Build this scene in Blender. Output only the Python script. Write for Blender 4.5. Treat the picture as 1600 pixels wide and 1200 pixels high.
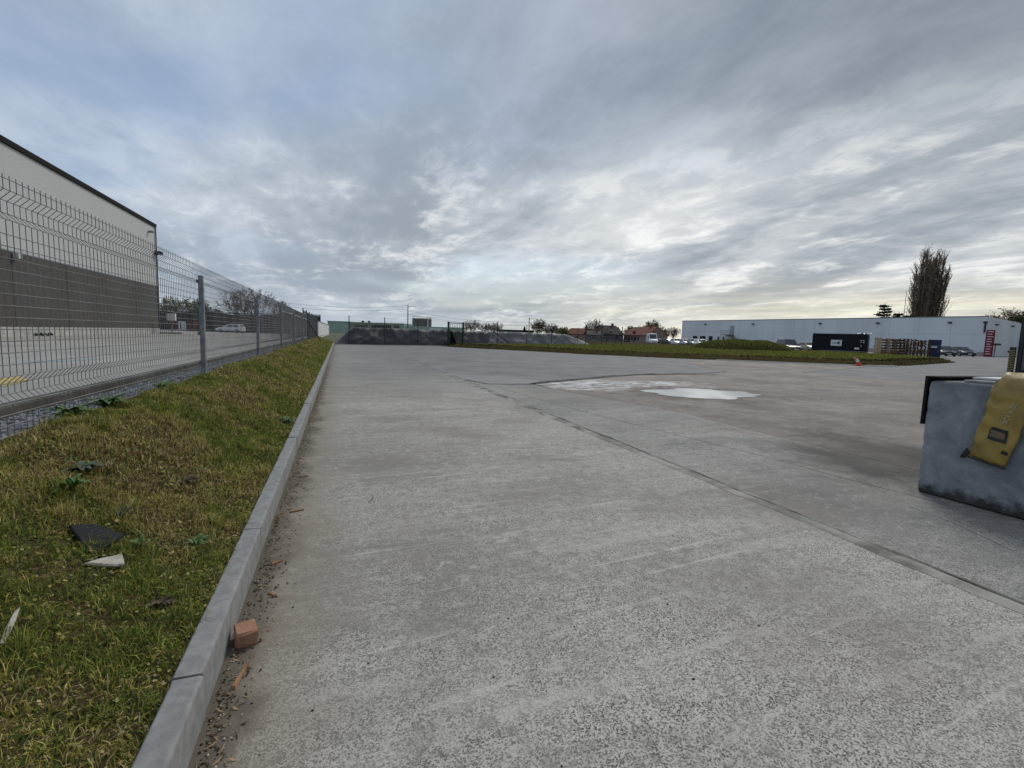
import bpy, math, random
import numpy as np
from mathutils import Vector, Matrix, noise as mnoise

random.seed(7); rng = np.random.default_rng(7)
sc = bpy.context.scene
for o in list(bpy.data.objects): bpy.data.objects.remove(o)
COL = sc.collection
rad = math.radians

# ------------------------------------------------------------------ camera
CAM_H = 1.05
PITCH = math.atan(76/740.0); ROLL = 0.0315; YAW = math.atan(271/740.0)
Fw = Vector((math.sin(YAW)*math.cos(PITCH), math.cos(YAW)*math.cos(PITCH), -math.sin(PITCH)))
r0 = Vector((math.cos(YAW), -math.sin(YAW), 0)); u0 = r0.cross(Fw)
Rt = r0*math.cos(ROLL)+u0*math.sin(ROLL); Up = u0*math.cos(ROLL)-r0*math.sin(ROLL)
cam = bpy.data.cameras.new('camera'); camo = bpy.data.objects.new('camera', cam); COL.objects.link(camo)
camo.matrix_world = Matrix(((Rt.x, Up.x, -Fw.x, 0), (Rt.y, Up.y, -Fw.y, 0), (Rt.z, Up.z, -Fw.z, CAM_H), (0, 0, 0, 1)))
cam.sensor_fit = 'HORIZONTAL'; cam.sensor_width = 36; cam.lens = 36*740/1600.0
cam.clip_start = 0.05; cam.clip_end = 6000
sc.camera = camo

# ------------------------------------------------------------------ sun and sky
SUN_AZ = rad(46); SUN_EL = rad(42)          # azimuth from +Y towards +X
sun = bpy.data.lights.new('sun', 'SUN'); sun.energy = 1.5; sun.angle = rad(24); sun.color = (1, .95, .87)
suno = bpy.data.objects.new('sun', sun); COL.objects.link(suno)
sd = Vector((math.sin(SUN_AZ)*math.cos(SUN_EL), math.cos(SUN_AZ)*math.cos(SUN_EL), math.sin(SUN_EL)))
suno.rotation_euler = sd.to_track_quat('Z', 'Y').to_euler()

W = bpy.data.worlds.new('World'); sc.world = W; W.use_nodes = True
wn = W.node_tree.nodes; wl = W.node_tree.links; wn.clear()
class N:
    """tiny node-graph helper"""
    def __init__(s, tree): s.t = tree; s.n = tree.nodes; s.l = tree.links
    def new(s, typ, **kw):
        nd = s.n.new(typ)
        for k, v in kw.items(): setattr(nd, k, v)
        return nd
    def put(s, sock, v):
        if isinstance(v, bpy.types.NodeSocket): s.l.new(v, sock)
        elif v is not None:
            if hasattr(sock, 'default_value'):
                if isinstance(v, (tuple, list)) and len(v) == 3 and len(sock.default_value) == 4: v = (*v, 1)
                sock.default_value = v
    def math(s, op, a, b=None, c=None, clamp=False):
        nd = s.new('ShaderNodeMath', operation=op, use_clamp=clamp)
        for i, v in enumerate((a, b, c)): s.put(nd.inputs[i], v)
        return nd.outputs[0]
    def vmath(s, op, a, b=None):
        nd = s.new('ShaderNodeVectorMath', operation=op)
        s.put(nd.inputs[0], a); s.put(nd.inputs[1], b)
        return nd.outputs['Value'] if op in ('DOT_PRODUCT', 'LENGTH', 'DISTANCE') else nd.outputs[0]
    def mix(s, f, a, b, blend='MIX'):
        nd = s.new('ShaderNodeMix', data_type='RGBA', blend_type=blend)
        s.put(nd.inputs[0], f); s.put(nd.inputs[6], a); s.put(nd.inputs[7], b)
        return nd.outputs[2]
    def noise(s, vec, scale, detail=4, rough=.55, dist=0):
        nd = s.new('ShaderNodeTexNoise'); s.put(nd.inputs['Vector'], vec)
        s.put(nd.inputs['Scale'], scale); s.put(nd.inputs['Detail'], detail); s.put(nd.inputs['Roughness'], rough); s.put(nd.inputs['Distortion'], dist)
        return nd.outputs[0]
    def ramp(s, f, lo, hi, a=0.0, b=1.0, smooth=True):
        nd = s.new('ShaderNodeMapRange', interpolation_type='SMOOTHSTEP' if smooth else 'LINEAR')
        for k, v in zip(('Value', 'From Min', 'From Max', 'To Min', 'To Max'), (f, lo, hi, a, b)): s.put(nd.inputs[k], v)
        return nd.outputs[0]
    def comb(s, x, y, z=0.0):
        nd = s.new('ShaderNodeCombineXYZ')
        for i, v in enumerate((x, y, z)): s.put(nd.inputs[i], v)
        return nd.outputs[0]
    def sep(s, v):
        nd = s.new('ShaderNodeSeparateXYZ'); s.put(nd.inputs[0], v); return nd.outputs

g = N(W.node_tree)
dirv = g.vmath('NORMALIZE', g.new('ShaderNodeTexCoord').outputs['Generated'])
dx, dy, dz = g.sep(dirv)
dzc = g.math('MAXIMUM', dz, 0.0)
den = g.math('ADD', dzc, 0.13)
px = g.math('DIVIDE', dx, den); py = g.math('DIVIDE', dy, den)
# cloud deck: soft and smooth overhead, mottled where it is seen edge-on, thin where the sun stands behind it
ca, sa = math.cos(rad(-6)), math.sin(rad(-6))
u_ = g.math('ADD', g.math('MULTIPLY', px, sa), g.math('MULTIPLY', py, ca))      # along the cloud streets
v_ = g.math('SUBTRACT', g.math('MULTIPLY', px, ca), g.math('MULTIPLY', py, sa))  # across them
n1 = g.noise(g.comb(g.math('MULTIPLY', u_, .36), v_, 1.3), .85, 6, .52, .25)
n2 = g.noise(g.comb(g.math('MULTIPLY', u_, .55), v_, 3.7), 2.1, 10, .62, .35)
n4 = g.noise(g.comb(g.math('MULTIPLY', u_, .75), v_, 7.7), 5.4, 8, .64, .4)
n3 = g.noise(g.comb(px, py, 9.1), .42, 4, .5, .2)
edge = g.ramp(dz, .75, .25)
dens = g.math('ADD', g.math('MULTIPLY', n1, .50), g.math('ADD', g.math('MULTIPLY', n2, .34), g.math('MULTIPLY', n4, .16)))
lit = g.ramp(dens, .40, .60)
sky = g.new('ShaderNodeTexSky', sky_type='NISHITA', sun_disc=False, sun_elevation=SUN_EL, sun_rotation=SUN_AZ, altitude=50, air_density=1.0, dust_density=1.2, ozone_density=1.5)
blue = g.mix(1.0, sky.outputs[0], (.10, .10, .10), 'MULTIPLY')
hdot = g.math('MAXIMUM', g.math('ADD', g.math('MULTIPLY', dx, math.sin(SUN_AZ)), g.math('MULTIPLY', dy, math.cos(SUN_AZ))), 0.0)
band = g.ramp(dz, .43, .20)                                                   # the deck thins out low under the sun
glow = g.math('MULTIPLY', g.math('POWER', hdot, 1.6), band)
away = g.ramp(g.vmath('DOT_PRODUCT', dirv, (-.90, .20, .0)), -.75, .45)       # and towards the west
dark = g.mix(away, (.175, .21, .255), (.31, .375, .465))
dark = g.mix(glow, dark, (.285, .325, .365))
lite = g.mix(away, (.285, .33, .38), (.48, .55, .655))
lite = g.mix(glow, lite, (.64, .665, .68))
cloud = g.mix(g.math('MULTIPLY', lit, g.math('ADD', g.math('MULTIPLY', edge, .35), .65)), dark, lite)
rim = g.math('MULTIPLY', g.ramp(g.math('ADD', g.math('MULTIPLY', n2, .6), g.math('MULTIPLY', n4, .4)), .50, .63), glow)
cloud = g.mix(g.math('MULTIPLY', rim, .62, clamp=True), cloud, (.92, .93, .90))
hole = g.math('MULTIPLY', g.math('MULTIPLY', g.ramp(n3, .50, .66), g.math('ADD', g.math('MULTIPLY', away, .9), .05)), .85)
base = g.mix(hole, cloud, blue)
# low haze band above the horizon, warm below the sun
low = g.ramp(dz, 0.0, .15, 1.0, 0.0)
hz = g.math('POWER', g.math('MAXIMUM', g.math('ADD', g.math('MULTIPLY', dx, math.sin(SUN_AZ+rad(14))), g.math('MULTIPLY', dy, math.cos(SUN_AZ+rad(14)))), 0.0), 5.0)
streak = g.noise(g.comb(g.math('MULTIPLY', px, .14), g.math('MULTIPLY', py, .14), g.math('MULTIPLY', dz, 34.0)), 1.0, 4, .6, .3)
hcol = g.mix(hz, (.37, .44, .52), (.95, .86, .60))
hamt = g.math('MULTIPLY', low, g.ramp(streak, .36, .62, .35, 1.0), clamp=True)
hamt = g.math('MULTIPLY', hamt, .85)
base = g.mix(hamt, base, hcol)
bg = g.new('ShaderNodeBackground'); g.put(bg.inputs[0], base); bg.inputs[1].default_value = 1.0
wo = g.new('ShaderNodeOutputWorld'); wl.new(bg.outputs[0], wo.inputs[0])

vs = sc.view_settings; vs.view_transform = 'Standard'; vs.look = 'None'; vs.exposure = 0.2; vs.gamma = 1; vs.use_curve_mapping = False
sc.render.resolution_x = 1024; sc.render.resolution_y = 768

# ------------------------------------------------------------------ helpers
def at(px, w, z=0.0):
    """ground point seen in image column px at forward depth w"""
    a = (px-800)/740.0; b = ((z-CAM_H)/w-Fw.z-Rt.z*a)/Up.z
    p = Vector((0, 0, CAM_H))+(Rt*a+Up*b+Fw)*w
    return Vector((p.x, p.y, z))

class MB:
    def __init__(s): s.v = []; s.f = []; s.m = []; s.smooth = False
    def add(s, vs_, fs, mi=0):
        o = len(s.v); s.v += [tuple(v) for v in vs_]
        for f in fs: s.f.append([i+o for i in f]); s.m.append(mi)
    def box(s, a, b, mi=0):
        x0, y0, z0 = a; x1, y1, z1 = b
        s.add([(x0,y0,z0),(x1,y0,z0),(x1,y1,z0),(x0,y1,z0),(x0,y0,z1),(x1,y0,z1),(x1,y1,z1),(x0,y1,z1)],
              [(3,2,1,0),(4,5,6,7),(0,1,5,4),(1,2,6,5),(2,3,7,6),(3,0,4,7)], mi)
    def bbox(s, a, b, c=.01, mi=0):
        """box with chamfered edges"""
        x0, y0, z0 = a; x1, y1, z1 = b
        lo = (x0, y0, z0); hi = (x1, y1, z1); o = len(s.v); idx = {}
        for sx in (0, 1):
            for sy in (0, 1):
                for sz in (0, 1):
                    cor = [(lo, hi)[q][k] for k, q in enumerate((sx, sy, sz))]
                    for ax in range(3):
                        p = list(cor)
                        for k, q in enumerate((sx, sy, sz)):
                            if k != ax: p[k] += c*(1-2*q)
                        idx[(sx, sy, sz, ax)] = len(s.v); s.v.append(tuple(p))
        def F(l): s.f.append(l); s.m.append(mi)
        for ax in range(3):
            o1, o2 = [k for k in range(3) if k != ax]
            for q in (0, 1):
                ring = []
                for (a1, a2) in ((0,0),(1,0),(1,1),(0,1)):
                    k = [0,0,0]; k[ax] = q; k[o1] = a1; k[o2] = a2
                    ring.append(k)
                # face of constant ax uses the vertices whose own offset axis is ax
                F([idx[(*k, ax)] for k in ring])
        for ax in range(3):
            o1, o2 = [k for k in range(3) if k != ax]
            for a1 in (0,1):
                for a2 in (0,1):
                    k0 = [0,0,0]; k0[o1] = a1; k0[o2] = a2; k1 = list(k0); k1[ax] = 1
                    F([idx[(*k0,o1)], idx[(*k1,o1)], idx[(*k1,o2)], idx[(*k0,o2)]])
        for sx in (0,1):
            for sy in (0,1):
                for sz in (0,1): F([idx[(sx,sy,sz,a_)] for a_ in range(3)])
    def tube(s, pts, r, n=6, mi=0, cap=True):
        pts = [Vector(p) for p in pts]; rs = r if isinstance(r, (list, tuple)) else [r]*len(pts)
        o = len(s.v); k = len(pts)
        for i, p in enumerate(pts):
            d = (pts[min(i+1, k-1)]-pts[max(i-1, 0)])
            d = d.normalized() if d.length > 1e-9 else Vector((0,0,1))
            a = Vector((0,0,1)) if abs(d.z) < .9 else Vector((1,0,0))
            e1 = d.cross(a).normalized(); e2 = d.cross(e1)
            for j in range(n):
                t = 2*math.pi*j/n
                s.v.append(tuple(p+(e1*math.cos(t)+e2*math.sin(t))*rs[i]))
        for i in range(k-1):
            for j in range(n):
                s.f.append([o+i*n+j, o+i*n+(j+1)%n, o+(i+1)*n+(j+1)%n, o+(i+1)*n+j]); s.m.append(mi)
        if cap:
            s.f.append([o+j for j in range(n)][::-1]); s.m.append(mi)
            s.f.append([o+(k-1)*n+j for j in range(n)]); s.m.append(mi)
    def cyl(s, c, r, z0, z1, n=24, mi=0, r1=None):
        r1 = r if r1 is None else r1; o = len(s.v)
        for zz, rr in ((z0, r), (z1, r1)):
            for j in range(n): s.v.append((c[0]+rr*math.cos(2*math.pi*j/n), c[1]+rr*math.sin(2*math.pi*j/n), zz))
        for j in range(n): s.f.append([o+j, o+(j+1)%n, o+n+(j+1)%n, o+n+j]); s.m.append(mi)
        s.f.append([o+j for j in range(n)][::-1]); s.m.append(mi); s.f.append([o+n+j for j in range(n)]); s.m.append(mi)
    def prism(s, poly, z0, z1, mi=0):
        n = len(poly); o = len(s.v)
        for p in poly: s.v.append((p[0], p[1], z0))
        for p in poly: s.v.append((p[0], p[1], z1))
        for j in range(n): s.f.append([o+j, o+(j+1)%n, o+n+(j+1)%n, o+n+j]); s.m.append(mi)
        s.f.append([o+j for j in range(n)][::-1]); s.m.append(mi); s.f.append([o+n+j for j in range(n)]); s.m.append(mi)
    def extrude(s, prof, axis, a0, a1, mi=0):
        """profile of (p,q) pairs extruded along axis 0/1"""
        n = len(prof); o = len(s.v)
        for a in (a0, a1):
            for p, q in prof: s.v.append((a, p, q) if axis == 0 else (p, a, q))
        for j in range(n): s.f.append([o+j, o+(j+1)%n, o+n+(j+1)%n, o+n+j]); s.m.append(mi)
        s.f.append([o+j for j in range(n)][::-1]); s.m.append(mi); s.f.append([o+n+j for j in range(n)]); s.m.append(mi)
    def mesh(s, name, mats, smooth=False):
        me = bpy.data.meshes.new(name); me.from_pydata(s.v, [], s.f)
        for m in (mats if isinstance(mats, (list, tuple)) else [mats]): me.materials.append(m)
        if any(s.m): me.polygons.foreach_set('material_index', s.m)
        if smooth: me.polygons.foreach_set('use_smooth', [True]*len(s.f))
        # consistent outward normals
        import bmesh
        b = bmesh.new(); b.from_mesh(me); bmesh.ops.recalc_face_normals(b, faces=b.faces); b.to_mesh(me); b.free()
        me.update(); return me
    def build(s, name, mats, parent=None, smooth=False, loc=None):
        return link(name, s.mesh(name, mats, smooth), parent, loc)

def link(name, me, parent=None, loc=None, rz=0.0):
    o = bpy.data.objects.new(name, me); COL.objects.link(o)
    if parent: o.parent = parent
    if loc is not None: o.location = loc
    if rz: o.rotation_euler.z = rz
    return o
def tag(o, label=None, cat=None, group=None, kind=None):
    if label: o['label'] = label
    if cat: o['category'] = cat
    if group: o['group'] = group
    if kind: o['kind'] = kind
    return o
def empty(name, loc=(0,0,0), rz=0.0, **kw):
    o = bpy.data.objects.new(name, None); COL.objects.link(o); o.location = loc; o.rotation_euler.z = rz
    o.empty_display_size = .2
    return tag(o, **kw)
def np_mesh(name, verts, faces, mat, cols=None, k=4):
    verts = np.asarray(verts, dtype=np.float32).reshape(-1, 3); faces = np.asarray(faces, dtype=np.int32).reshape(-1, k)
    me = bpy.data.meshes.new(name); nv = len(verts); nf = len(faces)
    me.vertices.add(nv); me.vertices.foreach_set('co', verts.ravel())
    me.loops.add(nf*k); me.loops.foreach_set('vertex_index', faces.ravel())
    me.polygons.add(nf); me.polygons.foreach_set('loop_start', np.arange(0, nf*k, k, dtype=np.int32))
    if cols is not None:
        at_ = me.color_attributes.new('tint', 'FLOAT_COLOR', 'POINT')
        c4 = np.ones((nv, 4), dtype=np.float32); c4[:, :3] = cols; at_.data.foreach_set('color', c4.ravel())
    me.materials.append(mat); me.update(calc_edges=True); me.validate()
    return me
def fbm(x, y, z=0., o=4): return mnoise.fractal(Vector((x, y, z)), 1.0, 2.0, o)

# ------------------------------------------------------------------ materials
def base_mat(name, rough=.8, metal=0.0, spec=.5):
    m = bpy.data.materials.new(name); m.use_nodes = True
    t = N(m.node_tree); b = m.node_tree.nodes['Principled BSDF']
    b.inputs['Roughness'].default_value = rough; b.inputs['Metallic'].default_value = metal
    b.inputs['Specular IOR Level'].default_value = spec
    return m, t, b
def bump(t, b, h, strength=.3, dist=.01):
    nd = t.new('ShaderNodeBump'); nd.inputs['Strength'].default_value = strength; nd.inputs['Distance'].default_value = dist
    t.put(nd.inputs['Height'], h); t.l.new(nd.outputs[0], b.inputs['Normal'])
def pmat(name, c1, c2=None, scale=3., rough=.8, metal=0., bscale=None, bstr=.2, bdist=.01, spec=.4, streak=None, detail=6):
    """two-tone procedural material with noise and relief; streak: stretch factor along z (rain streaks)"""
    m, t, b = base_mat(name, rough, metal, spec)
    c2 = c2 or tuple(v*.75 for v in c1)
    co = t.new('ShaderNodeTexCoord').outputs['Object']
    if streak:
        x, y, z = t.sep(co); v = t.comb(x, y, t.math('MULTIPLY', z, streak))
    else: v = co
    n = t.noise(v, scale, detail, .6)
    col = t.mix(t.ramp(n, .35, .66), c1, c2)
    t.put(b.inputs['Base Color'], col)
    t.put(b.inputs['Roughness'], t.ramp(n, .3, .7, max(rough-.1, .02), min(rough+.1, 1)))
    if bscale: bump(t, b, t.noise(co, bscale, 5, .6), bstr, bdist)
    return m
def rgbmat(name, c, rough=.5, metal=0., spec=.5):
    return pmat(name, c, tuple(v*.86 for v in c), 9., rough, metal, spec=spec)

M = {}
# ---- concrete of the near slab: cement paste worn down to dark aggregate, transverse screed lines, dirt by the kerb
def slab_mat(name, paste, dark, tint=1.0, near_kerb=False, asphalt_fade=False, wet=None, pit=.5):
    m, t, b = base_mat(name, .85, 0, .35)
    pos = t.new('ShaderNodeNewGeometry').outputs['Position']
    x, y, z = t.sep(pos)
    vor = t.new('ShaderNodeTexVoronoi'); t.put(vor.inputs['Vector'], pos); vor.inputs['Scale'].default_value = 250
    cell = t.sep(vor.outputs['Color'])[0]
    fine = t.noise(pos, 330, 3, .7)
    mid = t.noise(pos, 46, 5, .72)
    spk = t.ramp(t.math('ADD', t.math('MULTIPLY', cell, .6), t.math('MULTIPLY', fine, .5)), .34, .60)
    wear = t.ramp(t.noise(pos, 1.1, 7, .62, .3), .34, .66)
    wear2 = t.ramp(t.noise(pos, 3.5, 5, .65), .3, .7)
    w = t.math('ADD', t.math('MULTIPLY', wear, .58), t.math('MULTIPLY', wear2, .42))
    agg = t.mix(spk, dark, tuple(v*1.2 for v in paste))
    pst = t.mix(fine, tuple(v*.9 for v in paste), tuple(v*1.12 for v in paste))
    col = t.mix(t.ramp(w, .10, .85, 1.0, .6), pst, agg)
    col = t.mix(t.ramp(mid, .51, .68, 0, .7), col, tuple(v*.42 for v in paste))
    col = t.mix(t.ramp(mid, .47, .31, 0, .6), col, tuple(v*1.28 for v in paste))
    # transverse screed / scrape lines
    sv = t.comb(t.math('MULTIPLY', x, .42), t.math('ADD', t.math('MULTIPLY', y, 7.0), t.math('MULTIPLY', x, -.35)), 0.0)
    st = t.noise(sv, 1.0, 6, .68, .25)
    col = t.mix(t.ramp(st, .53, .70, 0, .62), col, tuple(v*1.25 for v in paste))
    col = t.mix(t.ramp(st, .45, .27, 0, .6), col, tuple(v*.45 for v in paste))
    # short bright scratches
    sc2 = t.noise(t.comb(t.math('ADD', t.math('MULTIPLY', x, 26.0), t.math('MULTIPLY', y, 9.0)), t.math('MULTIPLY', y, 2.3), 4.0), 1.0, 3, .5, .6)
    col = t.mix(t.math('MULTIPLY', t.ramp(sc2, .72, .76), .5), col, (.60, .58, .53))
    # broad stains
    big = t.noise(pos, .33, 5, .6, .4)
    col = t.mix(t.ramp(big, .42, .62, 0.0, .62), col, tuple(v*.5 for v in paste))
    med = t.noise(t.comb(t.math('MULTIPLY', x, .8), t.math('MULTIPLY', y, 1.6), 5.0), 1.1, 8, .68, .6)
    col = t.mix(t.ramp(med, .47, .68, 0.0, .6), col, tuple(v*.45 for v in paste))
    col = t.mix(t.ramp(med, .46, .28, 0.0, .35), col, tuple(v*1.18 for v in paste))
    fs2 = t.noise(t.comb(t.math('MULTIPLY', x, .9), t.math('ADD', t.math('MULTIPLY', y, 26.0), t.math('MULTIPLY', x, -2.2)), 2.0), 1.0, 5, .7, .35)
    col = t.mix(t.math('MULTIPLY', t.ramp(fs2, .57, .70), .6), col, tuple(v*1.32 for v in paste))
    col = t.mix(t.math('MULTIPLY', t.ramp(fs2, .42, .30), .4), col, tuple(v*.5 for v in paste))
    m7 = t.noise(pos, 13, 6, .7, .3)
    col = t.mix(t.ramp(m7, .51, .66, 0, .6), col, tuple(v*.5 for v in paste))
    col = t.mix(t.ramp(m7, .47, .33, 0, .5), col, tuple(v*1.22 for v in paste))
    brown = t.noise(t.vmath('ADD', pos, (31., 7., 0.)), .8, 4, .6)
    col = t.mix(t.ramp(brown, .50, .70, 0, .45), col, (.25, .21, .165))
    if near_kerb:
        d = t.math('ADD', x, t.math('MULTIPLY', t.math('SUBTRACT', t.noise(pos, 3.3, 5, .65), .5), .42))
        col = t.mix(t.ramp(d, .12, -.30, 0, .75), col, (.27, .225, .165))
        col = t.mix(t.ramp(d, -.17, -.33, 0, .8), col, (.10, .082, .06))
    if asphalt_fade:
        d = t.math('ADD', t.math('MULTIPLY', t.math('SUBTRACT', x, 1.0), .45), t.math('MULTIPLY', t.math('SUBTRACT', t.noise(pos, .6, 6, .62, .3), .5), 2.4))
        fy = t.ramp(y, 6.5, 14.0)
        col = t.mix(t.math('MULTIPLY', t.ramp(d, -.9, .6, .35, .88), fy), col, t.mix(t.ramp(st, .4, .65), (.15, .148, .148), (.25, .243, .235)))
    if wet:
        for (wx, wy, rx, ry, colr, amt, nz, soft, stretch) in wet:
            ex = t.math('DIVIDE', t.math('SUBTRACT', x, wx), rx); ey = t.math('DIVIDE', t.math('SUBTRACT', y, wy), ry)
            dd = t.math('SQRT', t.math('ADD', t.math('MULTIPLY', ex, ex), t.math('MULTIPLY', ey, ey)))
            dd = t.math('ADD', dd, t.math('MULTIPLY', t.math('SUBTRACT', t.noise(t.comb(t.math('MULTIPLY', x, stretch), y, 0.0), nz, 7, .7, .6), .5), 1.7))
            msk = t.ramp(dd, 1.05, soft, 0, amt)
            if stretch < .5:      # dried deposit left in broken streaks
                sn = t.noise(t.comb(t.math('MULTIPLY', x, 1.3), t.math('MULTIPLY', y, 4.6), 3.0), 1.7, 9, .75, .4)
                msk = t.math('MULTIPLY', msk, t.ramp(sn, .475, .535, .0, 1.0))
            col = t.mix(msk, col, colr)
    t.put(b.inputs['Base Color'], col)
    t.put(b.inputs['Roughness'], t.ramp(w, 0, 1, .72, .92))
    h = t.math('ADD', t.math('MULTIPLY', spk, .6), t.math('MULTIPLY', st, .8))
    bump(t, b, h, pit, .004)
    return m
M['slab'] = slab_mat('worn_concrete', (.45, .426, .382), (.038, .035, .031), near_kerb=True, asphalt_fade=True)
M['strip'] = slab_mat('grey_concrete', (.355, .341, .313), (.036, .034, .032), wet=[(4.5, 2.8, .95, 1.05, (.058, .055, .05), .9, 1.6, .25, 1.0)])
M['pink'] = slab_mat('pink_concrete', (.278, .243, .215), (.072, .064, .057), pit=.35,
                     wet=[(6.3, 9.3, 3.4, 1.9, (.235, .185, .15), .6, .9, .4, 1.0), (6.2, 9.35, 2.4, 1.3, (.70, .71, .70), 1.0, 1.2, .65, .35), (6.85, 7.65, 1.85, 1.45, (.09, .075, .06), .88, 1.5, .6, 1.0),
                          (6.9, 7.7, 2.6, 1.7, (.20, .165, .14), .65, 1.0, .3, .6), (5.2, 3.05, 1.25, 1.3, (.052, .048, .042), .93, 1.6, .25, 1.0), (4.6, 2.35, .55, .35, (.14, .085, .05), .6, 3.0, .2, 1.0)])
def asphalt_mat():
    m, t, b = base_mat('asphalt', .85, 0, .4)
    pos = t.new('ShaderNodeNewGeometry').outputs['Position']; x, y, z = t.sep(pos)
    sp = t.noise(pos, 90, 3, .7)
    n = t.noise(pos, .8, 6, .62, .4)
    st = t.noise(t.comb(t.math('MULTIPLY', x, .22), t.math('MULTIPLY', y, 1.5), 0.), 1., 6, .66, .4)
    col = t.mix(t.ramp(n, .35, .65), (.135, .135, .138), (.21, .207, .203))
    col = t.mix(t.ramp(st, .52, .72, 0, .6), col, (.30, .30, .295))
    col = t.mix(t.ramp(st, .45, .30, 0, .6), col, (.075, .08, .09))
    gm = t.noise(pos, 12, 6, .72, .3)
    col = t.mix(t.ramp(sp, .4, .7, 0, .4), col, (.30, .30, .30))
    col = t.mix(t.ramp(gm, .50, .68, 0, .5), col, (.075, .075, .078))
    col = t.mix(t.ramp(gm, .48, .34, 0, .35), col, (.29, .285, .275))
    d = t.math('ADD', t.math('ADD', t.math('MULTIPLY', t.math('SUBTRACT', y, 10.0), .22), t.math('MULTIPLY', t.math('SUBTRACT', x, 3.0), .22)), t.math('MULTIPLY', t.math('SUBTRACT', t.noise(pos, .9, 6, .65, .4), .5), 2.2))
    col = t.mix(t.ramp(d, .9, .0, 0, .8), col, t.mix(sp, (.22, .218, .21), (.34, .335, .32)))
    t.put(b.inputs['Base Color'], col); bump(t, b, sp, .4, .004)
    return m
M['asphalt'] = asphalt_mat()
M['joint'] = pmat('joint_filler', (.035, .033, .03), (.06, .055, .05), 12, .95)
M['mortar'] = pmat('joint_mortar', (.36, .34, .305), (.16, .15, .13), 4, .9, bscale=60, bstr=.6, bdist=.006)
M['kerb'] = pmat('kerb_concrete', (.30, .302, .296), (.225, .227, .223), 22, .85, bscale=140, bstr=.35, bdist=.003)
M['earth'] = pmat('bank_soil', (.10, .072, .042), (.06, .05, .026), 5, .95, spec=.05, bscale=30, bstr=.8, bdist=.02)
M['ground'] = pmat('field_soil', (.075, .085, .035), (.10, .10, .05), .02, .95)
M['yard'] = pmat('yard_concrete', (.40, .38, .345), (.31, .295, .27), .35, .85, bscale=40, bstr=.2)
M['gravel_bed'] = pmat('gravel_bed', (.13, .13, .135), (.22, .22, .225), 35, .95, bscale=60, bstr=.8, bdist=.01)
M['galv'] = pmat('galvanised_steel', (.27, .285, .31), (.18, .19, .21), 14, .5, .35, spec=.5)
M['wire'] = pmat('galvanised_wire', (.24, .245, .24), (.15, .15, .145), 3, .5, .4)
M['black'] = pmat('black_rubber', (.012, .012, .013), (.02, .02, .02), 8, .9, spec=.15)
M['darkpost'] = pmat('dark_paint', (.02, .03, .028), (.035, .045, .04), 6, .6)
M['white'] = pmat('white_paint', (.74, .75, .75), (.66, .67, .67), 2, .6)
M['glass'] = pmat('dark_glass', (.02, .024, .03), (.03, .036, .042), 2, .08, spec=.8)
def tint_mat(name, rough=.8, trans=.0):
    m, t, b = base_mat(name, rough, 0, .06)
    a = t.new('ShaderNodeAttribute'); a.attribute_name = 'tint'
    t.l.new(a.outputs['Color'], b.inputs['Base Color'])
    if trans:
        tr = t.new('ShaderNodeBsdfTranslucent'); t.l.new(a.outputs['Color'], tr.inputs[0])
        mx = t.new('ShaderNodeMixShader'); mx.inputs[0].default_value = trans
        t.l.new(b.outputs[0], mx.inputs[1]); t.l.new(tr.outputs[0], mx.inputs[2])
        t.l.new(mx.outputs[0], m.node_tree.nodes['Material Output'].inputs[0])
    return m
M['blade'] = tint_mat('grass_blade', .75, .25)
M['stone'] = tint_mat('gravel_stone', .85)

# ------------------------------------------------------------------ ground, slabs, kerb
b = MB(); b.box((-2500, -300, -.6), (2500, 4000, -.05)); tag(b.build('ground', M['ground']), kind='structure')
b = MB(); b.prism([(-.36, -6), (140, -6), (140, 34), (125, 66), (120, 150), (60, 150), (60, 60), (-.36, 38)], -.045, -.012)
tag(b.build('asphalt_yard', M['asphalt']), kind='structure')

yard = empty('concrete_yard', kind='structure')
def wob(p, q, n, amp, seed):
    """wobbly line from p to q"""
    out = []
    for i in range(n+1):
        t = i/n; e = fbm(t*n*.45+seed*7.3, seed*3.1)*amp*(0 if i in (0, n) else 1)
        dx_, dy_ = q[0]-p[0], q[1]-p[1]; L = math.hypot(dx_, dy_)
        out.append((p[0]+dx_*t-dy_/L*e, p[1]+dy_*t+dx_/L*e))
    return out
# main slab between kerb and first joint
def slab(poly, mat, top=0.0):
    m_ = MB(); m_.prism(poly, -.011, top); return m_.build('slab', mat, yard)
j1 = wob((2.63, -4), (2.63, 37.2), 90, .012, 1)
slab([(-.36, 37.2), (-.36, -4)]+j1, M['slab'])
# grey strip, split by its old crack
cr_pts = [(3.95, -4), (3.9, 1.5), (3.72, 3.21), (3.55, 4.24), (3.29, 5.81), (3.1, 7.6), (3.0, 9.6)]
def dense(pts, n, amp, seed):
    out = []
    for i in range(len(pts)-1):
        seg = wob(pts[i], pts[i+1], n, amp, seed+i); out += seg if i == len(pts)-2 else seg[:-1]
    return out
crk = dense(cr_pts, 8, .02, 5)
j1b = [(x+.02, y) for x, y in wob((2.64, -4), (2.64, 9.6), 40, .012, 3)]
slab(j1b+[(x-.006, y) for x, y in crk[::-1]], M['strip'], -.001)
pe = dense([(4.69, -4), (4.69, 3.06), (4.69, 4.08), (4.72, 5.4), (4.55, 6.5), (4.30, 7.5), (4.05, 8.75), (3.95, 9.4), (3.0, 9.61)], 6, .02, 11)
slab([(x+.006, y) for x, y in crk]+pe[::-1][1:], M['strip'], -.001)
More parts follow.
